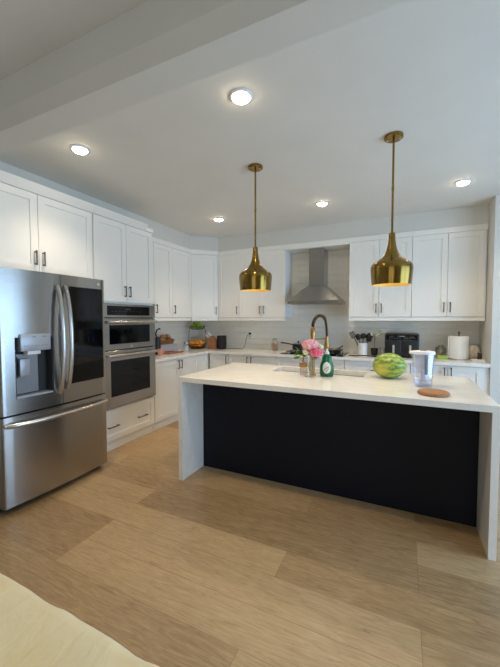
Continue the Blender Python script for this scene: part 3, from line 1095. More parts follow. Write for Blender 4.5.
# dish soap
ds = thing('dish_soap_bottle', 'green dish soap bottle with white cap on the island', 'bottle', (2.864, -2.20, ZT), 0.2)
ds_prof = [(0, 0.0005), (0.050, 0.0005), (0.057, 0.008), (0.061, 0.05), (0.060, 0.09), (0.050, 0.125), (0.040, 0.145), (0.041, 0.165), (0.034, 0.185), (0.022, 0.198), (0.014, 0.2), (0, 0.2)]
green = mat('green_soap', (14, 112, 70), 0.12, 0.0, Transmission_Weight=0.25)
part('bottle_body', B().lathe(ds_prof, n=36).xf(Matrix.Scale(0.62, 4, (0, 1, 0))), green, ds)
part('cap', B().lathe([(0.021, 0.2), (0.021, 0.212), (0.015, 0.222), (0.011, 0.225), (0.009, 0.245), (0, 0.247), (0, 0.2)], n=20), mat('frosted_cap', (206, 226, 218), 0.35), ds)
lab = B()
rows = []
for i in range(17):
    t = i / 16
    zz = 0.028 + 0.105 * t
    hw = 0.034 * math.sqrt(max(0.0, 1 - (2 * t - 1) ** 2)) + 0.0005
    rows.append([lab.bm.verts.new((hw * s, 0, zz)) for s in (-1, -.6, -.2, .2, .6, 1)])


def soap_y(x, z):
    pr_ = [p for p in ds_prof]
    for (r0, z0), (r1, z1) in zip(pr_, pr_[1:]):
        if z0 <= z <= z1 and z1 > z0:
            r_ = r0 + (r1 - r0) * (z - z0) / (z1 - z0)
            return -0.62 * math.sqrt(max(1e-6, r_ * r_ - x * x)) - 0.0012
    return -0.03


for r0, r1 in zip(rows, rows[1:]):
    for k in range(5):
        lab.bm.faces.new((r0[k], r0[k + 1], r1[k + 1], r1[k]))
for v in lab.bm.verts:
    v.co.y = soap_y(v.co.x, v.co.z)
lbo = part('label_sticker', lab, mat('pale_label', (222, 234, 226), 0.4), ds)
rm = B()
rm.tube([(x, soap_y(x, 0.072 + 1.1 * (x + .012) * .6) - 0.0012, 0.072 + 1.1 * (x + .012) * .6) for x in [-0.022 + 0.004 * k for k in range(11)]], 0.0032, 6)
part('red_mark', rm, mat('label_red', (214, 96, 92), 0.5), lbo)
gm = B()
gm.tube([(x, soap_y(x, 0.056 + 0.9 * x) - 0.0012, 0.056 + 0.9 * x) for x in [-0.008 + 0.004 * k for k in range(8)]], 0.0026, 6)
part('grey_mark', gm, M['grey_plastic'], lbo)

# hand soap in a glass bottle
hs_ = thing('hand_soap_bottle', 'small glass soap bottle with amber band, behind the vase', 'bottle', (2.655, -2.21, ZT))
part('glass', B().box(-0.032, -0.025, 0.0005, 0.032, 0.025, 0.135, 0.006), M['glass'], hs_)
part('amber_band', B().box(-0.0335, -0.0265, 0.072, 0.0335, 0.0265, 0.112, 0.006), mat('amber_wrap', (184, 128, 62), 0.35), hs_)
part('liquid', B().box(-0.028, -0.021, 0.006, 0.028, 0.021, 0.07, 0.004), thin_clear('clear_liquid', (240, 230, 226), 0.05, 0.3), hs_)
part('pump', B().tube([(0, 0, 0.135), (0, 0, 0.185), (0, 0, 0.19), (0.0, -0.035, 0.188)], 0.006, 8), M['gold'], hs_)


# watermelon
def melon_mat():
    m = mat('watermelon_rind', (120, 150, 60), 0.4)
    nt, N, L, b = nodes(m)
    tc = N.new('ShaderNodeTexCoord')
    sep = N.new('ShaderNodeSeparateXYZ')
    L.new(tc.outputs['Object'], sep.inputs[0])
    at_ = N.new('ShaderNodeMath')
    at_.operation = 'ARCTAN2'
    L.new(sep.outputs[2], at_.inputs[0])
    L.new(sep.outputs[1], at_.inputs[1])
    nz = N.new('ShaderNodeTexNoise')
    nz.inputs['Scale'].default_value = 26
    nz.inputs['Detail'].default_value = 5
    L.new(tc.outputs['Object'], nz.inputs['Vector'])
    m1 = N.new('ShaderNodeMath')
    m1.operation = 'MULTIPLY_ADD'
    m1.inputs[1].default_value = 13.0
    L.new(at_.outputs[0], m1.inputs[0])
    nm = N.new('ShaderNodeMath')
    nm.operation = 'MULTIPLY'
    nm.inputs[1].default_value = 13.0
    L.new(nz.outputs['Fac'], nm.inputs[0])
    L.new(nm.outputs[0], m1.inputs[2])
    si = N.new('ShaderNodeMath')
    si.operation = 'SINE'
    L.new(m1.outputs[0], si.inputs[0])
    mr = N.new('ShaderNodeMapRange')
    mr.inputs['From Min'].default_value = -1
    L.new(si.outputs[0], mr.inputs['Value'])
    r = ramp(m, mr.outputs[0], [(0.1, (96, 122, 46)), (0.45, (128, 156, 60)), (0.8, (158, 178, 80))])
    # ripening patch
    d = N.new('ShaderNodeVectorMath')
    d.operation = 'DISTANCE'
    d.inputs[1].default_value = (-0.07, -0.085, -0.035)
    L.new(tc.outputs['Object'], d.inputs[0])
    mr2 = N.new('ShaderNodeMapRange')
    mr2.inputs['From Min'].default_value = 0.015
    mr2.inputs['From Max'].default_value = 0.085
    mr2.inputs['To Min'].default_value = 0.85
    mr2.inputs['To Max'].default_value = 0.0
    L.new(d.outputs['Value'], mr2.inputs['Value'])
    mx = N.new('ShaderNodeMix')
    mx.data_type = 'RGBA'
    L.new(mr2.outputs[0], mx.inputs[0])
    L.new(r.outputs['Color'], mx.inputs[6])
    mx.inputs[7].default_value = lin((206, 200, 84))
    L.new(mx.outputs[2], b.inputs['Base Color'])
    return m


wm = thing('watermelon', 'striped green watermelon with yellow patch on the island', 'watermelon', (3.367, -2.06, ZT), 0.12)
part('rind', B().blob((0, 0, 0), (0.134, 0.112, 0.109), 4, 0.02, 1.5, 3), melon_mat(), wm, loc=(0, 0, 0.1085), smooth=80)
part('stem_scar', B().lathe([(0, 0.006), (0.007, 0.004), (0.009, 0), (0, -0.004)], n=12).xf(Matrix.Translation((0.131, 0, 0.115)) @ Matrix.Rotation(HP, 4, 'Y')), mat('stem_brown', (120, 104, 62), 0.7), wm)

# water filter jug
wj = thing('water_filter_jug', 'clear plastic water filter jug with white lid beside the watermelon', 'jug', (3.612, -2.33, ZT), 0.25)


def oval(rx, ry, z, n=36, spout=0.0):
    out = []
    for k in range(n):
        a = 2 * PI * k / n
        s = max(0.0, math.cos(a - PI)) ** 6 * spout
        out.append(((rx + s) * math.cos(a), ry * math.sin(a), z))
    return out


def loft(b, rings, cap0=True, cap1=True):
    vs_ = [[b.bm.verts.new(p) for p in r] for r in rings]
    n = len(vs_[0])
    for a, c in zip(vs_, vs_[1:]):
        for k in range(n):
            b.bm.faces.new((a[k], a[(k + 1) % n], c[(k + 1) % n], c[k]))
    if cap0:
        b.bm.faces.new(vs_[0][::-1])
    if cap1:
        b.bm.faces.new(vs_[-1])
    return b


part('jug_body', loft(B(), [oval(0.058, 0.05, 0.0005), oval(0.063, 0.054, 0.008), oval(0.066, 0.056, 0.05), oval(0.072, 0.059, 0.17), oval(0.078, 0.061, 0.245, spout=0.01), oval(0.075, 0.058, 0.245, spout=0.01), oval(0.069, 0.056, 0.17), oval(0.062, 0.052, 0.05), oval(0.055, 0.047, 0.012)]), M['jug_plastic'], wj)
part('inner_tank', loft(B(), [oval(0.045, 0.040, 0.13), oval(0.066, 0.053, 0.15), oval(0.072, 0.056, 0.243)], True, False), mat('frosted_tank', (246, 247, 250), 0.4, 0.0, Alpha=0.62), wj)
part('filter_cartridge', B().lathe([(0, 0.05), (0.022, 0.052), (0.024, 0.135), (0, 0.136)], (0.01, 0.012, 0), 20), M['white_plastic'], wj)
part('water', loft(B(), [oval(0.0545, 0.0465, 0.013), oval(0.0605, 0.0505, 0.045), oval(0.0605, 0.0505, 0.047)]), thin_clear('jug_water', (238, 240, 248), 0.05, 0.3), wj)
part('lid', loft(B(), [oval(0.080, 0.063, 0.2455, spout=0.016), oval(0.081, 0.064, 0.258, spout=0.018), oval(0.076, 0.060, 0.267, spout=0.016), oval(0.05, 0.04, 0.270)]), M['white_plastic'], wj)
part('lid_flap', B().box(-0.02, -0.02, 0.2695, 0.02, 0.012, 0.275, 0.003), M['grey_plastic'], wj)
hj = B()
hj.box(-0.012, -0.078, 0.10, 0.010, -0.062, 0.235, 0.006, 2)
hj.box(-0.010, -0.066, 0.222, 0.008, -0.054, 0.2452, 0.004, 2)
part('handle', hj, mat('slate_grey_plastic', (112, 116, 128), 0.4), wj)

# cork trivet
tv = part('cork_trivet', B().lathe([(0, 0.0005), (0.09, 0.0005), (0.096, 0.005), (0.096, 0.017), (0.091, 0.022), (0, 0.022)], n=48), mottled('cork', [(0.3, (150, 102, 62)), (0.6, (184, 134, 88)), (0.8, (198, 152, 106))], 130, 0.85, bump_s=0.3), loc=(3.663, -2.59, ZT))
tag(tv, 'round cork trivet on the island in front of the water jug', 'trivet')

# ------------------------------------------------------------------ things on the back worktop
af = thing('air_fryer', 'black dual-basket air fryer on the back worktop', 'air fryer', (3.455, -0.235, ZT))
part('body', B().box(-0.205, -0.165, 0.012, 0.205, 0.17, 0.318, 0.014, 3), mat('satin_black', (20, 21, 23), 0.3), af)
part('control_band', B().box(-0.185, -0.171, 0.238, 0.185, -0.155, 0.300, 0.006), M['black_glass'], af)
mks = [(-0.15 + k * 0.03, 0.252, -0.138 + k * 0.03, 0.257) for k in range(5)] + [(0.03 + k * 0.03, 0.252, 0.042 + k * 0.03, 0.257) for k in range(5)]
mks += [(-0.035, 0.278, 0.035, 0.288), (-0.15, 0.272, -0.09, 0.276), (0.09, 0.272, 0.15, 0.276)]
for x0, z0, x1, z1 in mks:
    part('control_mark', B().box(x0, -0.1725, z0, x1, -0.1708, z1), M['grey_plastic'], af, smooth=0)
for s in (-1, 1):
    x0, x1 = (-0.192, -0.004) if s < 0 else (0.004, 0.192)
    bk = part('basket', B().box(x0, -0.178, 0.022, x1, -0.150, 0.228, 0.01, 3), M['black_plastic'], af)
    xm = (x0 + x1) / 2
    part('handle', B().box(xm - 0.013, -0.215, 0.065, xm + 0.013, -0.1785, 0.168, 0.006), mat('handle_silver', (205, 203, 198), 0.3, 0.8), bk)
for sx in (-0.16, 0.16):
    for sy in (-0.12, 0.12):
        part('foot', B().lathe([(0, 0.0005), (0.016, 0.0005), (0.016, 0.013), (0, 0.013)], (sx, sy, 0), 12), M['dark_rubber'], af)

# utensil crock with utensils
uc = thing('utensil_crock', 'white ceramic crock full of black cooking utensils', 'crock', (2.955, -0.24, ZT))
part('pot', B().lathe([(0, 0.0005), (0.058, 0.0005), (0.062, 0.006), (0.064, 0.165), (0.066, 0.172), (0.059, 0.172), (0.057, 0.01), (0, 0.008)], n=32), M['white_ceramic'], uc)


def utensil(label, tip, kind, name):
    u = thing(name, label, 'utensil', (2.955, -0.24, ZT + 0.012), 0, 'black utensils in the white crock')
    tx, ty, tz = tip
    d = Vector((tx, ty, tz))
    part('handle', B().tube([(-tx * .15, -ty * .15, 0.0), d * 0.55, d], [0.007, 0.006, 0.005], 8), M['black_plastic'], u)
    dn = d.normalized()
    ex = (Vector((1, 0, 0)) - dn * dn.x).normalized()
    ey = dn.cross(ex)
    q = Matrix(((ex.x, ey.x, dn.x, 0), (ex.y, ey.y, dn.y, 0), (ex.z, ey.z, dn.z, 0), (0, 0, 0, 1)))
    b = B()
    if kind == 'spoon':
        b.blob((0, 0, 0.04), (0.036, 0.014, 0.05), 2)
    elif kind == 'ladle':
        b.blob((0, 0, 0.03), (0.042, 0.03, 0.042), 2)
    else:
        b.box(-0.034, -0.004, -0.005, 0.034, 0.004, 0.085, 0.004)
        if kind == 'slot':
            b.bm.clear()
            for k in range(4):
                b.box(-0.034 + k * 0.019, -0.004, 0.0, -0.022 + k * 0.019, 0.004, 0.085)
            b.box(-0.034, -0.004, -0.008, 0.035, 0.004, 0.002)
            b.box(-0.034, -0.004, 0.08, 0.035, 0.004, 0.088)
    part('head', b.xf(Matrix.Translation(d) @ q), M['black_plastic'], u)


utensil('slotted black turner leaning far left out of the crock', (-0.125, 0.015, 0.235), 'slot', 'slotted_turner')
utensil('black spoon leaning slightly left in the crock', (-0.05, -0.03, 0.205), 'spoon', 'cooking_spoon')
utensil('black ladle standing upright in the middle of the crock', (0.0, 0.03, 0.225), 'ladle', 'ladle')
utensil('black turner leaning right in the crock', (0.075, -0.015, 0.19), 'flat', 'turner')
utensil('black spoon at the back right of the crock', (0.06, 0.06, 0.215), 'spoon', 'cooking_spoon')
ls = thing('spatula', 'long black spatula lying on the worktop in front of the crock', 'utensil', (2.86, -0.43, ZT), -0.12)
part('blade', B().box(-0.06, -0.035, 0.004, 0.05, 0.035, 0.012, 0.003), M['black_plastic'], ls)
part('handle', B().tube([(0.045, 0, 0.010), (0.15, 0, 0.014), (0.30, -0.005, 0.012)], [0.006, 0.008, 0.010], 8), M['black_plastic'], ls)

# potted orchid
po = thing('potted_plant', 'slender pale-flowered plant in a black pot beside the air fryer', 'plant', (3.105, -0.20, ZT))
part('pot', B().lathe([(0, 0.0005), (0.038, 0.0005), (0.05, 0.09), (0.052, 0.098), (0.046, 0.098), (0.044, 0.086), (0, 0.084)], n=24), M['black_plastic'], po)
part('stem', B().tube([(0, 0, 0.08), (0.006, 0, 0.18), (0.0, 0, 0.26), (-0.02, 0, 0.32)], 0.003, 6).tube([(0.005, 0, 0.2), (0.03, 0.0, 0.28), (0.06, 0, 0.33)], 0.0025, 6), stem_m, po)
rnd = random.Random(4)
pb = B()
for k in range(16):
    c = (rnd.uniform(-0.06, 0.085), rnd.uniform(-0.03, 0.03), rnd.uniform(0.255, 0.36))
    pb.blob(c, (0.016, 0.012, 0.014), 1, 0.3, 5, k)
part('blossoms', pb, mottled('pale_blossom', [(0.3, (196, 204, 160)), (0.7, (228, 230, 204))], 20, 0.6), po)
gl = part('drinking_glass', B().lathe([(0, 0.0005), (0.03, 0.0005), (0.036, 0.12), (0.034, 0.12), (0.028, 0.008), (0, 0.008)], n=24), M['glass'], loc=(3.215, -0.30, ZT))
tag(gl, 'clear drinking glass just left of the air fryer', 'glass')

# right-hand end
pr_ = thing('paper_towel_roll', 'thick white paper towel roll on a holder at the right end', 'paper towel', (4.105, -0.27, ZT))
part('base', B().lathe([(0, 0.0005), (0.085, 0.0005), (0.085, 0.01), (0, 0.012)], n=32), M['chrome'], pr_)
part('rod', B().tube([(0, 0, 0.011), (0, 0, 0.335)], 0.006, 10).blob((0, 0, 0.338), (0.011, 0.011, 0.011), 2), M['black_metal'], pr_)
part('paper', B().lathe([(0.02, 0.0125), (0.103, 0.0125), (0.106, 0.02), (0.106, 0.285), (0.103, 0.292), (0.02, 0.292)], n=48, close=True), M['paper'], pr_)
part('loose_sheet', B().prism([(-0.108, -0.02), (-0.122, -0.06), (-0.124, -0.06), (-0.1095, -0.018), (-0.1065, 0.03), (-0.1062, 0.03)], 0.014, 0.288), M['paper'], pr_)
bag_m = mottled('beige_knit', [(0.35, (196, 186, 168)), (0.7, (222, 214, 198))], 80, 0.9, bump_s=0.6)
bg = thing('cloth_bag', 'rounded beige cloth bundle at the far right of the worktop', 'bag', (4.272, -0.142, ZT))
part('bundle', B().blob((0, 0, 0.088), (0.082, 0.09, 0.09), 4, 0.10, 2.5, 4), bag_m, bg, smooth=80)
part('fold', B().tube([(-0.06, -0.05, 0.13), (-0.02, -0.085, 0.10), (0.03, -0.088, 0.06), (0.055, -0.075, 0.03)], 0.009, 8), bag_m, bg)
br_ = part('small_dark_jar', B().lathe([(0, 0.0005), (0.022, 0.0005), (0.026, 0.02), (0.02, 0.055), (0.023, 0.06), (0.023, 0.075), (0, 0.077)], n=20), mat('dark_red_brown', (62, 34, 32), 0.4), loc=(4.30, -0.42, ZT + 0.0275))
tag(br_, 'small dark jar on the white box at the right end', 'jar')
wb = thing('white_box', 'flat white box at the right end of the worktop', 'box', (4.285, -0.43, ZT))
part('box_base', B().box(-0.065, -0.05, 0.0005, 0.065, 0.05, 0.018, 0.003), M['white_plastic'], wb)
part('box_lid', B().box(-0.067, -0.052, 0.0185, 0.067, 0.052, 0.027, 0.003), M['white_plastic'], wb)
pbag = thing('snack_bag', 'clear crumpled plastic bag standing left of the paper towel', 'bag', (3.915, -0.18, ZT))
part('film', B().blob((0, 0, 0.085), (0.065, 0.05, 0.085), 3, 0.25, 3.0, 6), thin_clear('crinkled_film', (222, 216, 206), 0.2, 0.6), pbag, smooth=60)
part('contents', B().blob((0, 0, 0.07), (0.045, 0.033, 0.055), 3, 0.25, 4.0, 9), mottled('beige_snack', [(0.3, (186, 172, 152)), (0.7, (206, 194, 176))], 40, 0.8), pbag)
gc = thing('green_container', 'small lime green tub in front of the clear bag', 'container', (3.925, -0.30, ZT))
part('tub', B().box(-0.055, -0.04, 0.0005, 0.055, 0.04, 0.032, 0.008, 3), mat('lime_plastic', (166, 206, 84), 0.4), gc)
part('lid', B().box(-0.058, -0.043, 0.0325, 0.058, 0.043, 0.042, 0.004, 2), mat('pale_lime', (186, 218, 110), 0.4), gc)

# ------------------------------------------------------------------ corner and left worktop
# two-tier fruit basket
fbx, fby = 0.235, -0.37
wire = M['black_metal']
fb = thing('fruit_basket', 'two-tier black wire fruit basket in the worktop corner', 'basket', (fbx, fby, ZT))


def wire_bowl(z, r_top, r_bot, h):
    b = B()
    for rr, zz in ((r_top, z + h), ((r_top + r_bot) / 2 + 0.012, z + h * 0.45), (r_bot, z)):
        b.tube([(rr * math.cos(2 * PI * k / 32), rr * math.sin(2 * PI * k / 32), zz) for k in range(33)], 0.004, 6, False)
    for k in range(20):
        a = 2 * PI * k / 20
        c, s = math.cos(a), math.sin(a)
        b.tube([(0.02 * c, 0.02 * s, z), (r_bot * c, r_bot * s, z), (((r_top + r_bot) / 2 + 0.012) * c, ((r_top + r_bot) / 2 + 0.012) * s, z + h * 0.45), (r_top * c, r_top * s, z + h)], 0.0022, 5)
    return b


part('lower_bowl', wire_bowl(0.012, 0.165, 0.11, 0.075), wire, fb)
part('upper_bowl', wire_bowl(0.335, 0.130, 0.085, 0.055), wire, fb)
part('frame', B().tube([(-0.166, 0, 0.085), (-0.178, 0, 0.20), (-0.172, 0, 0.30), (-0.132, 0, 0.39)], 0.0045, 8)
     .tube([(0.166, 0, 0.085), (0.178, 0, 0.20), (0.172, 0, 0.30), (0.132, 0, 0.39)], 0.0045, 8), wire, fb)
for k in range(4):
    a = k * HP + PI / 4
    part('foot', B().blob((0.1 * math.cos(a), 0.1 * math.sin(a), 0.0065), (0.009, 0.009, 0.006), 2), wire, fb)
orange_m = mottled('orange_peel', [(0.3, (224, 132, 30)), (0.7, (244, 164, 48))], 20, 0.5, bump_s=0.2)
ora = thing('orange', 'orange in the lower bowl of the two-tier basket', 'orange', (fbx, fby, ZT + 0.05), 0, 'oranges in the lower bowl')
part('peel', B().blob((0, 0, 0), (0.037, 0.037, 0.034), 3, 0.03, 3), orange_m, ora, smooth=80)
part('stem_button', B().lathe([(0, 0.036), (0.005, 0.035), (0.006, 0.032), (0, 0.031)], n=8), stem_m, ora)
ora.location = (fbx, fby, ZT + 0.052)
k_ = 0
for ring, n, z in ((0.076, 6, 0.055), (0.116, 9, 0.096)):
    for k in range(n):
        a = 2 * PI * k / n + ring * 9
        if ring > 0.1:
            a += 0.1
        dup(ora, (fbx + ring * math.cos(a), fby + ring * math.sin(a), ZT + z), rz=a)
for k in range(4):
    a = 2 * PI * k / 4 + 0.4
    dup(ora, (fbx + 0.055 * math.cos(a), fby + 0.055 * math.sin(a), ZT + 0.119), rz=a)
apple_m = mottled('green_apple_skin', [(0.3, (122, 160, 38)), (0.7, (172, 196, 74))], 10, 0.35)
ap = thing('green_apple', 'green apple in the upper bowl of the two-tier basket', 'apple', (fbx, fby, ZT + 0.40), 0, 'green apples in the upper bowl')
part('skin', B().lathe([(0, -0.026), (0.012, -0.031), (0.027, -0.024), (0.036, -0.002), (0.034, 0.018), (0.022, 0.031), (0.010, 0.031), (0, 0.024)], n=24), apple_m, ap, smooth=80)
part('stem', B().tube([(0, 0, 0.024), (0.003, 0, 0.042)], 0.0018, 6), mat('apple_stem', (86, 64, 40), 0.7), ap)
ap.location = (fbx, fby, ZT + 0.371)
for k in range(6):
    a = 2 * PI * k / 6 + 0.3
    dup(ap, (fbx + 0.078 * math.cos(a), fby + 0.078 * math.sin(a), ZT + 0.386), rz=a * 2)
for k in range(3):
    a = 2 * PI * k / 3 + 1.2
    dup(ap, (fbx + 0.042 * math.cos(a), fby + 0.042 * math.sin(a), ZT + 0.434), rz=a)

# knife block
kb = thing('knife_block', 'slanted wooden knife block between fruit basket and black canister', 'knife block', (0.51, -0.32, ZT), 0.15)
kb_m = mottled('block_wood', [(0.3, (134, 86, 52)), (0.7, (168, 116, 76))], 10, 0.5, (1, 1, 6))
kbb = B()
poly = [(-0.055, 0.0005), (0.085, 0.0005), (0.085, 0.12), (0.005, 0.225), (-0.085, 0.155), (-0.055, 0.06)]
kbb.prism_x([(x, z) for x, z in poly], -0.055, 0.055)
kbb.xf(Matrix.Rotation(-HP, 4, 'Z'))
part('block', kbb, kb_m, kb, smooth=0)
rnd = random.Random(2)
for i in range(2):
    for j in range(3):
        t = 0.25 + 0.5 * i
        base_p = Vector((-0.085 + 0.09 * t, 0, 0.155 + 0.07 * t))
        dirv = Vector((-0.58, 0, 0.81))
        y = -0.032 + 0.032 * j
        ln = 0.09 + rnd.uniform(0, 0.03)
        p0 = base_p + Vector((0, y, 0)) + dirv * 0.002
        p1 = p0 + dirv * ln
        k = thing('kitchen_knife', 'kitchen knife with pale handle standing in the wooden block', 'knife', (0.51, -0.32, ZT), 0.15, 'knives in the block')
        part('handle', B().tube([p0 + dirv * 0.014, p0 + dirv * 0.05, p1], [0.009, 0.011, 0.010], 8), M['white_plastic'] if (i + j) % 2 else M['steel_satin'], k)
        part('bolster', B().tube([p0, p0 + dirv * 0.014], 0.0085, 8), M['steel_satin'], k)

# black canister speaker
sp_ = thing('speaker', 'black upright cylindrical speaker beside the knife block', 'speaker', (0.665, -0.27, ZT))
part('body', B().lathe([(0, 0.006), (0.078, 0.006), (0.082, 0.015), (0.082, 0.215), (0.074, 0.23), (0, 0.232)], n=36), mat('black_mesh_fabric', (19, 19, 21), 0.7), sp_)
part('base', B().lathe([(0, 0.0005), (0.07, 0.0005), (0.07, 0.0065), (0, 0.0065)], n=32), M['dark_rubber'], sp_)
# outlet, plug, cable
ol = thing('wall_outlet', 'white wall outlet on the back tiles left of the cooktop', 'outlet', (1.09, -0.008, 1.165))
part('plate', B().box(-0.036, -0.007, -0.058, 0.036, -0.0005, 0.058, 0.003), M['white_plastic'], ol)
for z in (-0.022, 0.022):
    part('socket', B().box(-0.016, -0.009, z - 0.014, 0.016, -0.0072, z + 0.014, 0.002), mat('socket_grey', (196, 196, 196), 0.4), ol)
cb = thing('power_cable', 'black cable running from the wall outlet to the speaker', 'cable', (1.09, -0.018, 1.187))
part('plug', B().box(-0.016, -0.04, -0.016, 0.016, 0.0, 0.016, 0.006), M['black_plastic'], cb)
zc_ = ZT + 0.005 - 1.187
part('cord', B().tube([(0, -0.035, 0), (-0.03, -0.06, -0.03), (-0.055, -0.07, -0.12), (-0.07, -0.08, -0.21), (-0.10, -0.10, zc_), (-0.22, -0.16, zc_), (-0.325, -0.20, zc_), (-0.338, -0.225, zc_)], 0.0038, 8), M['black_plastic'], cb)

# salt jar left of the cooktop
sj = thing('spice_jar', 'square glass jar of tan grains left of the cooktop', 'jar', (1.605, -0.20, ZT))
part('glass', B().box(-0.045, -0.045, 0.0005, 0.045, 0.045, 0.15, 0.01, 3), M['glass'], sj)
part('grains', B().box(-0.039, -0.039, 0.008, 0.039, 0.039, 0.125, 0.008, 2), mottled('tan_grains', [(0.3, (148, 110, 82)), (0.7, (190, 150, 120))], 90, 0.8), sj)
part('lid', B().lathe([(0, 0.151), (0.036, 0.151), (0.038, 0.185), (0.03, 0.2), (0, 0.202)], n=24), thin_clear('jar_lid', (230, 224, 215), 0.2, 0.5), sj)

# left run: grinder, mug, storage tin, bread basket, jar
kt = thing('coffee_grinder', 'black coffee grinder with curved handle beside the oven tower', 'grinder', (0.25, -1.405, ZT))
part('body', B().lathe([(0, 0.0005), (0.054, 0.0005), (0.056, 0.01), (0.048, 0.10), (0.052, 0.19), (0.048, 0.235), (0.03, 0.25), (0, 0.252)], n=28), M['black_plastic'], kt)
part('curved_handle', B().tube([(0.0, -0.01, 0.25), (0.0, -0.03, 0.30), (0.0, -0.005, 0.35), (0.0, 0.05, 0.375), (0.0, 0.065, 0.36)], [0.012, 0.012, 0.011, 0.010, 0.010], 8), M['black_plastic'], kt)
mg = thing('mug', 'small coral pink mug on the left worktop by the oven tower', 'mug', (0.38, -1.49, ZT))
part('cup', B().lathe([(0, 0.0005), (0.03, 0.0005), (0.036, 0.01), (0.039, 0.09), (0.037, 0.09), (0.034, 0.012), (0, 0.008)], n=28), mat('coral_glaze', (226, 156, 136), 0.3), mg)
part('mug_handle', B().tube([(0.037, 0, 0.075), (0.058, 0, 0.07), (0.06, 0, 0.04), (0.036, 0, 0.025)], 0.0045, 8), mat('coral_glaze_handle', (226, 156, 136), 0.3), mg)
cbd = thing('serving_tray', 'thin reddish tray lying on the left worktop', 'tray', (0.31, -1.17, ZT))
tray_m = mottled('red_wood', [(0.3, (150, 84, 66)), (0.7, (178, 110, 88))], 12, 0.5, (6, 1, 1))
part('board', B().box(-0.10, -0.17, 0.0005, 0.10, 0.17, 0.012, 0.004), tray_m, cbd)
part('rim', B().box(-0.10, -0.17, 0.0125, -0.092, 0.17, 0.022).box(0.092, -0.17, 0.0125, 0.10, 0.17, 0.022), tray_m, cbd)
st = thing('storage_tin', 'pale grey storage tin under the bread basket', 'tin', (0.115, -1.10, ZT))
tin_m = mat('pale_blue_grey_enamel', (176, 184, 190), 0.35)
part('tin_body', B().box(-0.085, -0.24, 0.0005, 0.085, 0.24, 0.105, 0.012, 3), tin_m, st)
part('lid', B().box(-0.088, -0.243, 0.106, 0.088, 0.243, 0.122, 0.004, 2), tin_m, st)
bb = thing('bread_basket', 'brown wicker basket of rolls on the pale storage tin', 'basket', (0.115, -1.10, ZT + 0.1225))
wick = mottled('brown_wicker', [(0.3, (96, 62, 40)), (0.7, (150, 104, 70))], 70, 0.8, bump_s=0.6)
part('weave', loft(B(), [[(x * .9, y * .9, 0.0005) for x, y, z in oval(0.08, 0.235, 0)], oval(0.08, 0.235, 0.062), [(x * .93, y * .97, 0.062) for x, y, z in oval(0.08, 0.235, 0)], [(x * .84, y * .87, 0.008) for x, y, z in oval(0.08, 0.235, 0)]]), wick, bb)
part('rim', B().tube([(0.078 * math.cos(2 * PI * k / 36), 0.232 * math.sin(2 * PI * k / 36), 0.064) for k in range(37)], 0.006, 6, False), wick, bb)
bun_m = mottled('bread_crust', [(0.3, (132, 84, 52)), (0.55, (176, 124, 84)), (0.8, (206, 166, 124))], 18, 0.7)
bun = thing('bread_roll', 'brown bread roll in the wicker basket', 'bread', (0.115, -1.27, ZT + 0.17), 0, 'bread rolls in the basket')
part('crust', B().blob((0, 0, 0.012), (0.048, 0.05, 0.038), 3, 0.15, 3, 2), bun_m, bun, smooth=80)
part('flour_cut', B().tube([(-0.02, -0.025, 0.042), (0.0, 0, 0.049), (0.015, 0.025, 0.042)], 0.005, 6), mat('floured_crumb', (222, 196, 160), 0.8), bun)
for x, y, z, a in ((0.13, -1.17, 0.17, 1), (0.10, -1.07, 0.17, 2), (0.125, -0.97, 0.17, 3), (0.115, -1.12, 0.222, 4), (0.115, -1.02, 0.222, 5)):
    dup(bun, (x, y, ZT + z), rz=a)
jr = thing('glass_jar', 'clear glass jar with pale contents left of the fruit basket', 'jar', (0.36, -0.86, ZT))
part('glass', B().lathe([(0, 0.0005), (0.04, 0.0005), (0.044, 0.008), (0.044, 0.10), (0.036, 0.118), (0.036, 0.125), (0.033, 0.125), (0.041, 0.1), (0.041, 0.008), (0, 0.006)], n=28), M['glass'], jr)
part('contents', B().lathe([(0, 0.0075), (0.040, 0.0085), (0.040, 0.07), (0, 0.074)], n=24), mat('pale_sugar', (230, 228, 222), 0.8), jr)
part('lid', B().lathe([(0, 0.1255), (0.04, 0.1255), (0.04, 0.145), (0.015, 0.152), (0.015, 0.165), (0, 0.168)], n=24), M['steel_satin'], jr)


# ------------------------------------------------------------------ sofa in the foreground
sofa = thing('sofa', 'cream fabric sofa in the near left foreground', 'sofa', (2.1, -4.9, 0))


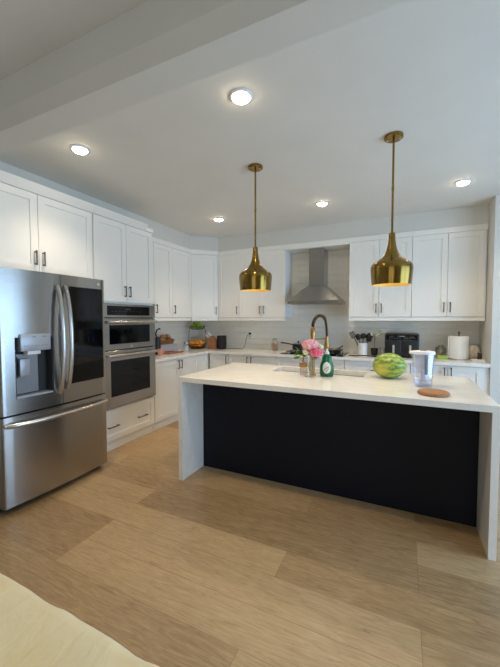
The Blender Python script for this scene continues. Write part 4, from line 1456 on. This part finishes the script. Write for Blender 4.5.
def fabric():
    m = mottled('cream_fabric', [(0.3, (250, 228, 174)), (0.7, (254, 238, 196))], 6, 0.9)
    nt, N, L, b = nodes(m)
    b.inputs['Sheen Weight'].default_value = 0.3
    n2 = noise_tex(m, coords(m, (1, 1, 1)), 260, 2)
    n3 = noise_tex(m, coords(m, (3.0, 1.0, 1.0)), 5, 3, 0.55, 1.0)
    ad = N.new('ShaderNodeMath')
    ad.operation = 'MULTIPLY_ADD'
    ad.inputs[1].default_value = 0.03
    L.new(n2.outputs['Fac'], ad.inputs[0])
    L.new(n3.outputs['Fac'], ad.inputs[2])
    bump(m, ad.outputs[0], 0.16, 0.04)
    return m


FAB = fabric()


def cushion(x0, y0, z0, x1, y1, z1, rad, amp, seed):
    b = B()
    b.box(x0, y0, z0, x1, y1, z1)
    bmesh.ops.bevel(b.bm, geom=b.bm.edges[:], offset=rad, segments=5, affect='EDGES', profile=0.5)
    for _ in range(5):
        es = [e for e in b.bm.edges if e.calc_length() > 0.06]
        if not es:
            break
        bmesh.ops.subdivide_edges(b.bm, edges=es, cuts=1, use_grid_fill=True)
    b.bm.normal_update()
    off = {}
    for v in b.bm.verts:
        p = v.co
        wv = noise.noise(Vector((p.x * 5.0 + seed, p.y * 1.6, p.z * 2.0))) * 0.75 + noise.noise(Vector((p.x * 11 + p.y * 4, p.y * 3 + seed, p.z * 5))) * 0.4
        off[v] = v.normal * (wv * amp)
    for v, d in off.items():
        v.co += d
    return b


part('base', B().box(-0.85, -0.45, 0.10, 0.93, 0.44, 0.285, 0.02, 2), FAB, sofa)
part('seat_cushion', cushion(-0.85, -0.42, 0.30, -0.305, 0.507, 0.482, 0.055, 0.017, 1), FAB, sofa, smooth=180)
part('seat_cushion', cushion(-0.30, -0.42, 0.30, 0.955, 0.507, 0.482, 0.055, 0.017, 4), FAB, sofa, smooth=180)
part('backrest', cushion(-0.85, -0.66, 0.12, 0.94, -0.46, 0.85, 0.06, 0.012, 8), FAB, sofa, smooth=180)
for sx in (-0.78, 0.86):
    for sy in (-0.55, 0.36):
        part('leg', B().lathe([(0, 0.0005), (0.02, 0.0005), (0.028, 0.11), (0, 0.115)], (sx, sy, 0), 14), mat('dark_wood_leg', (70, 48, 34), 0.5), sofa)
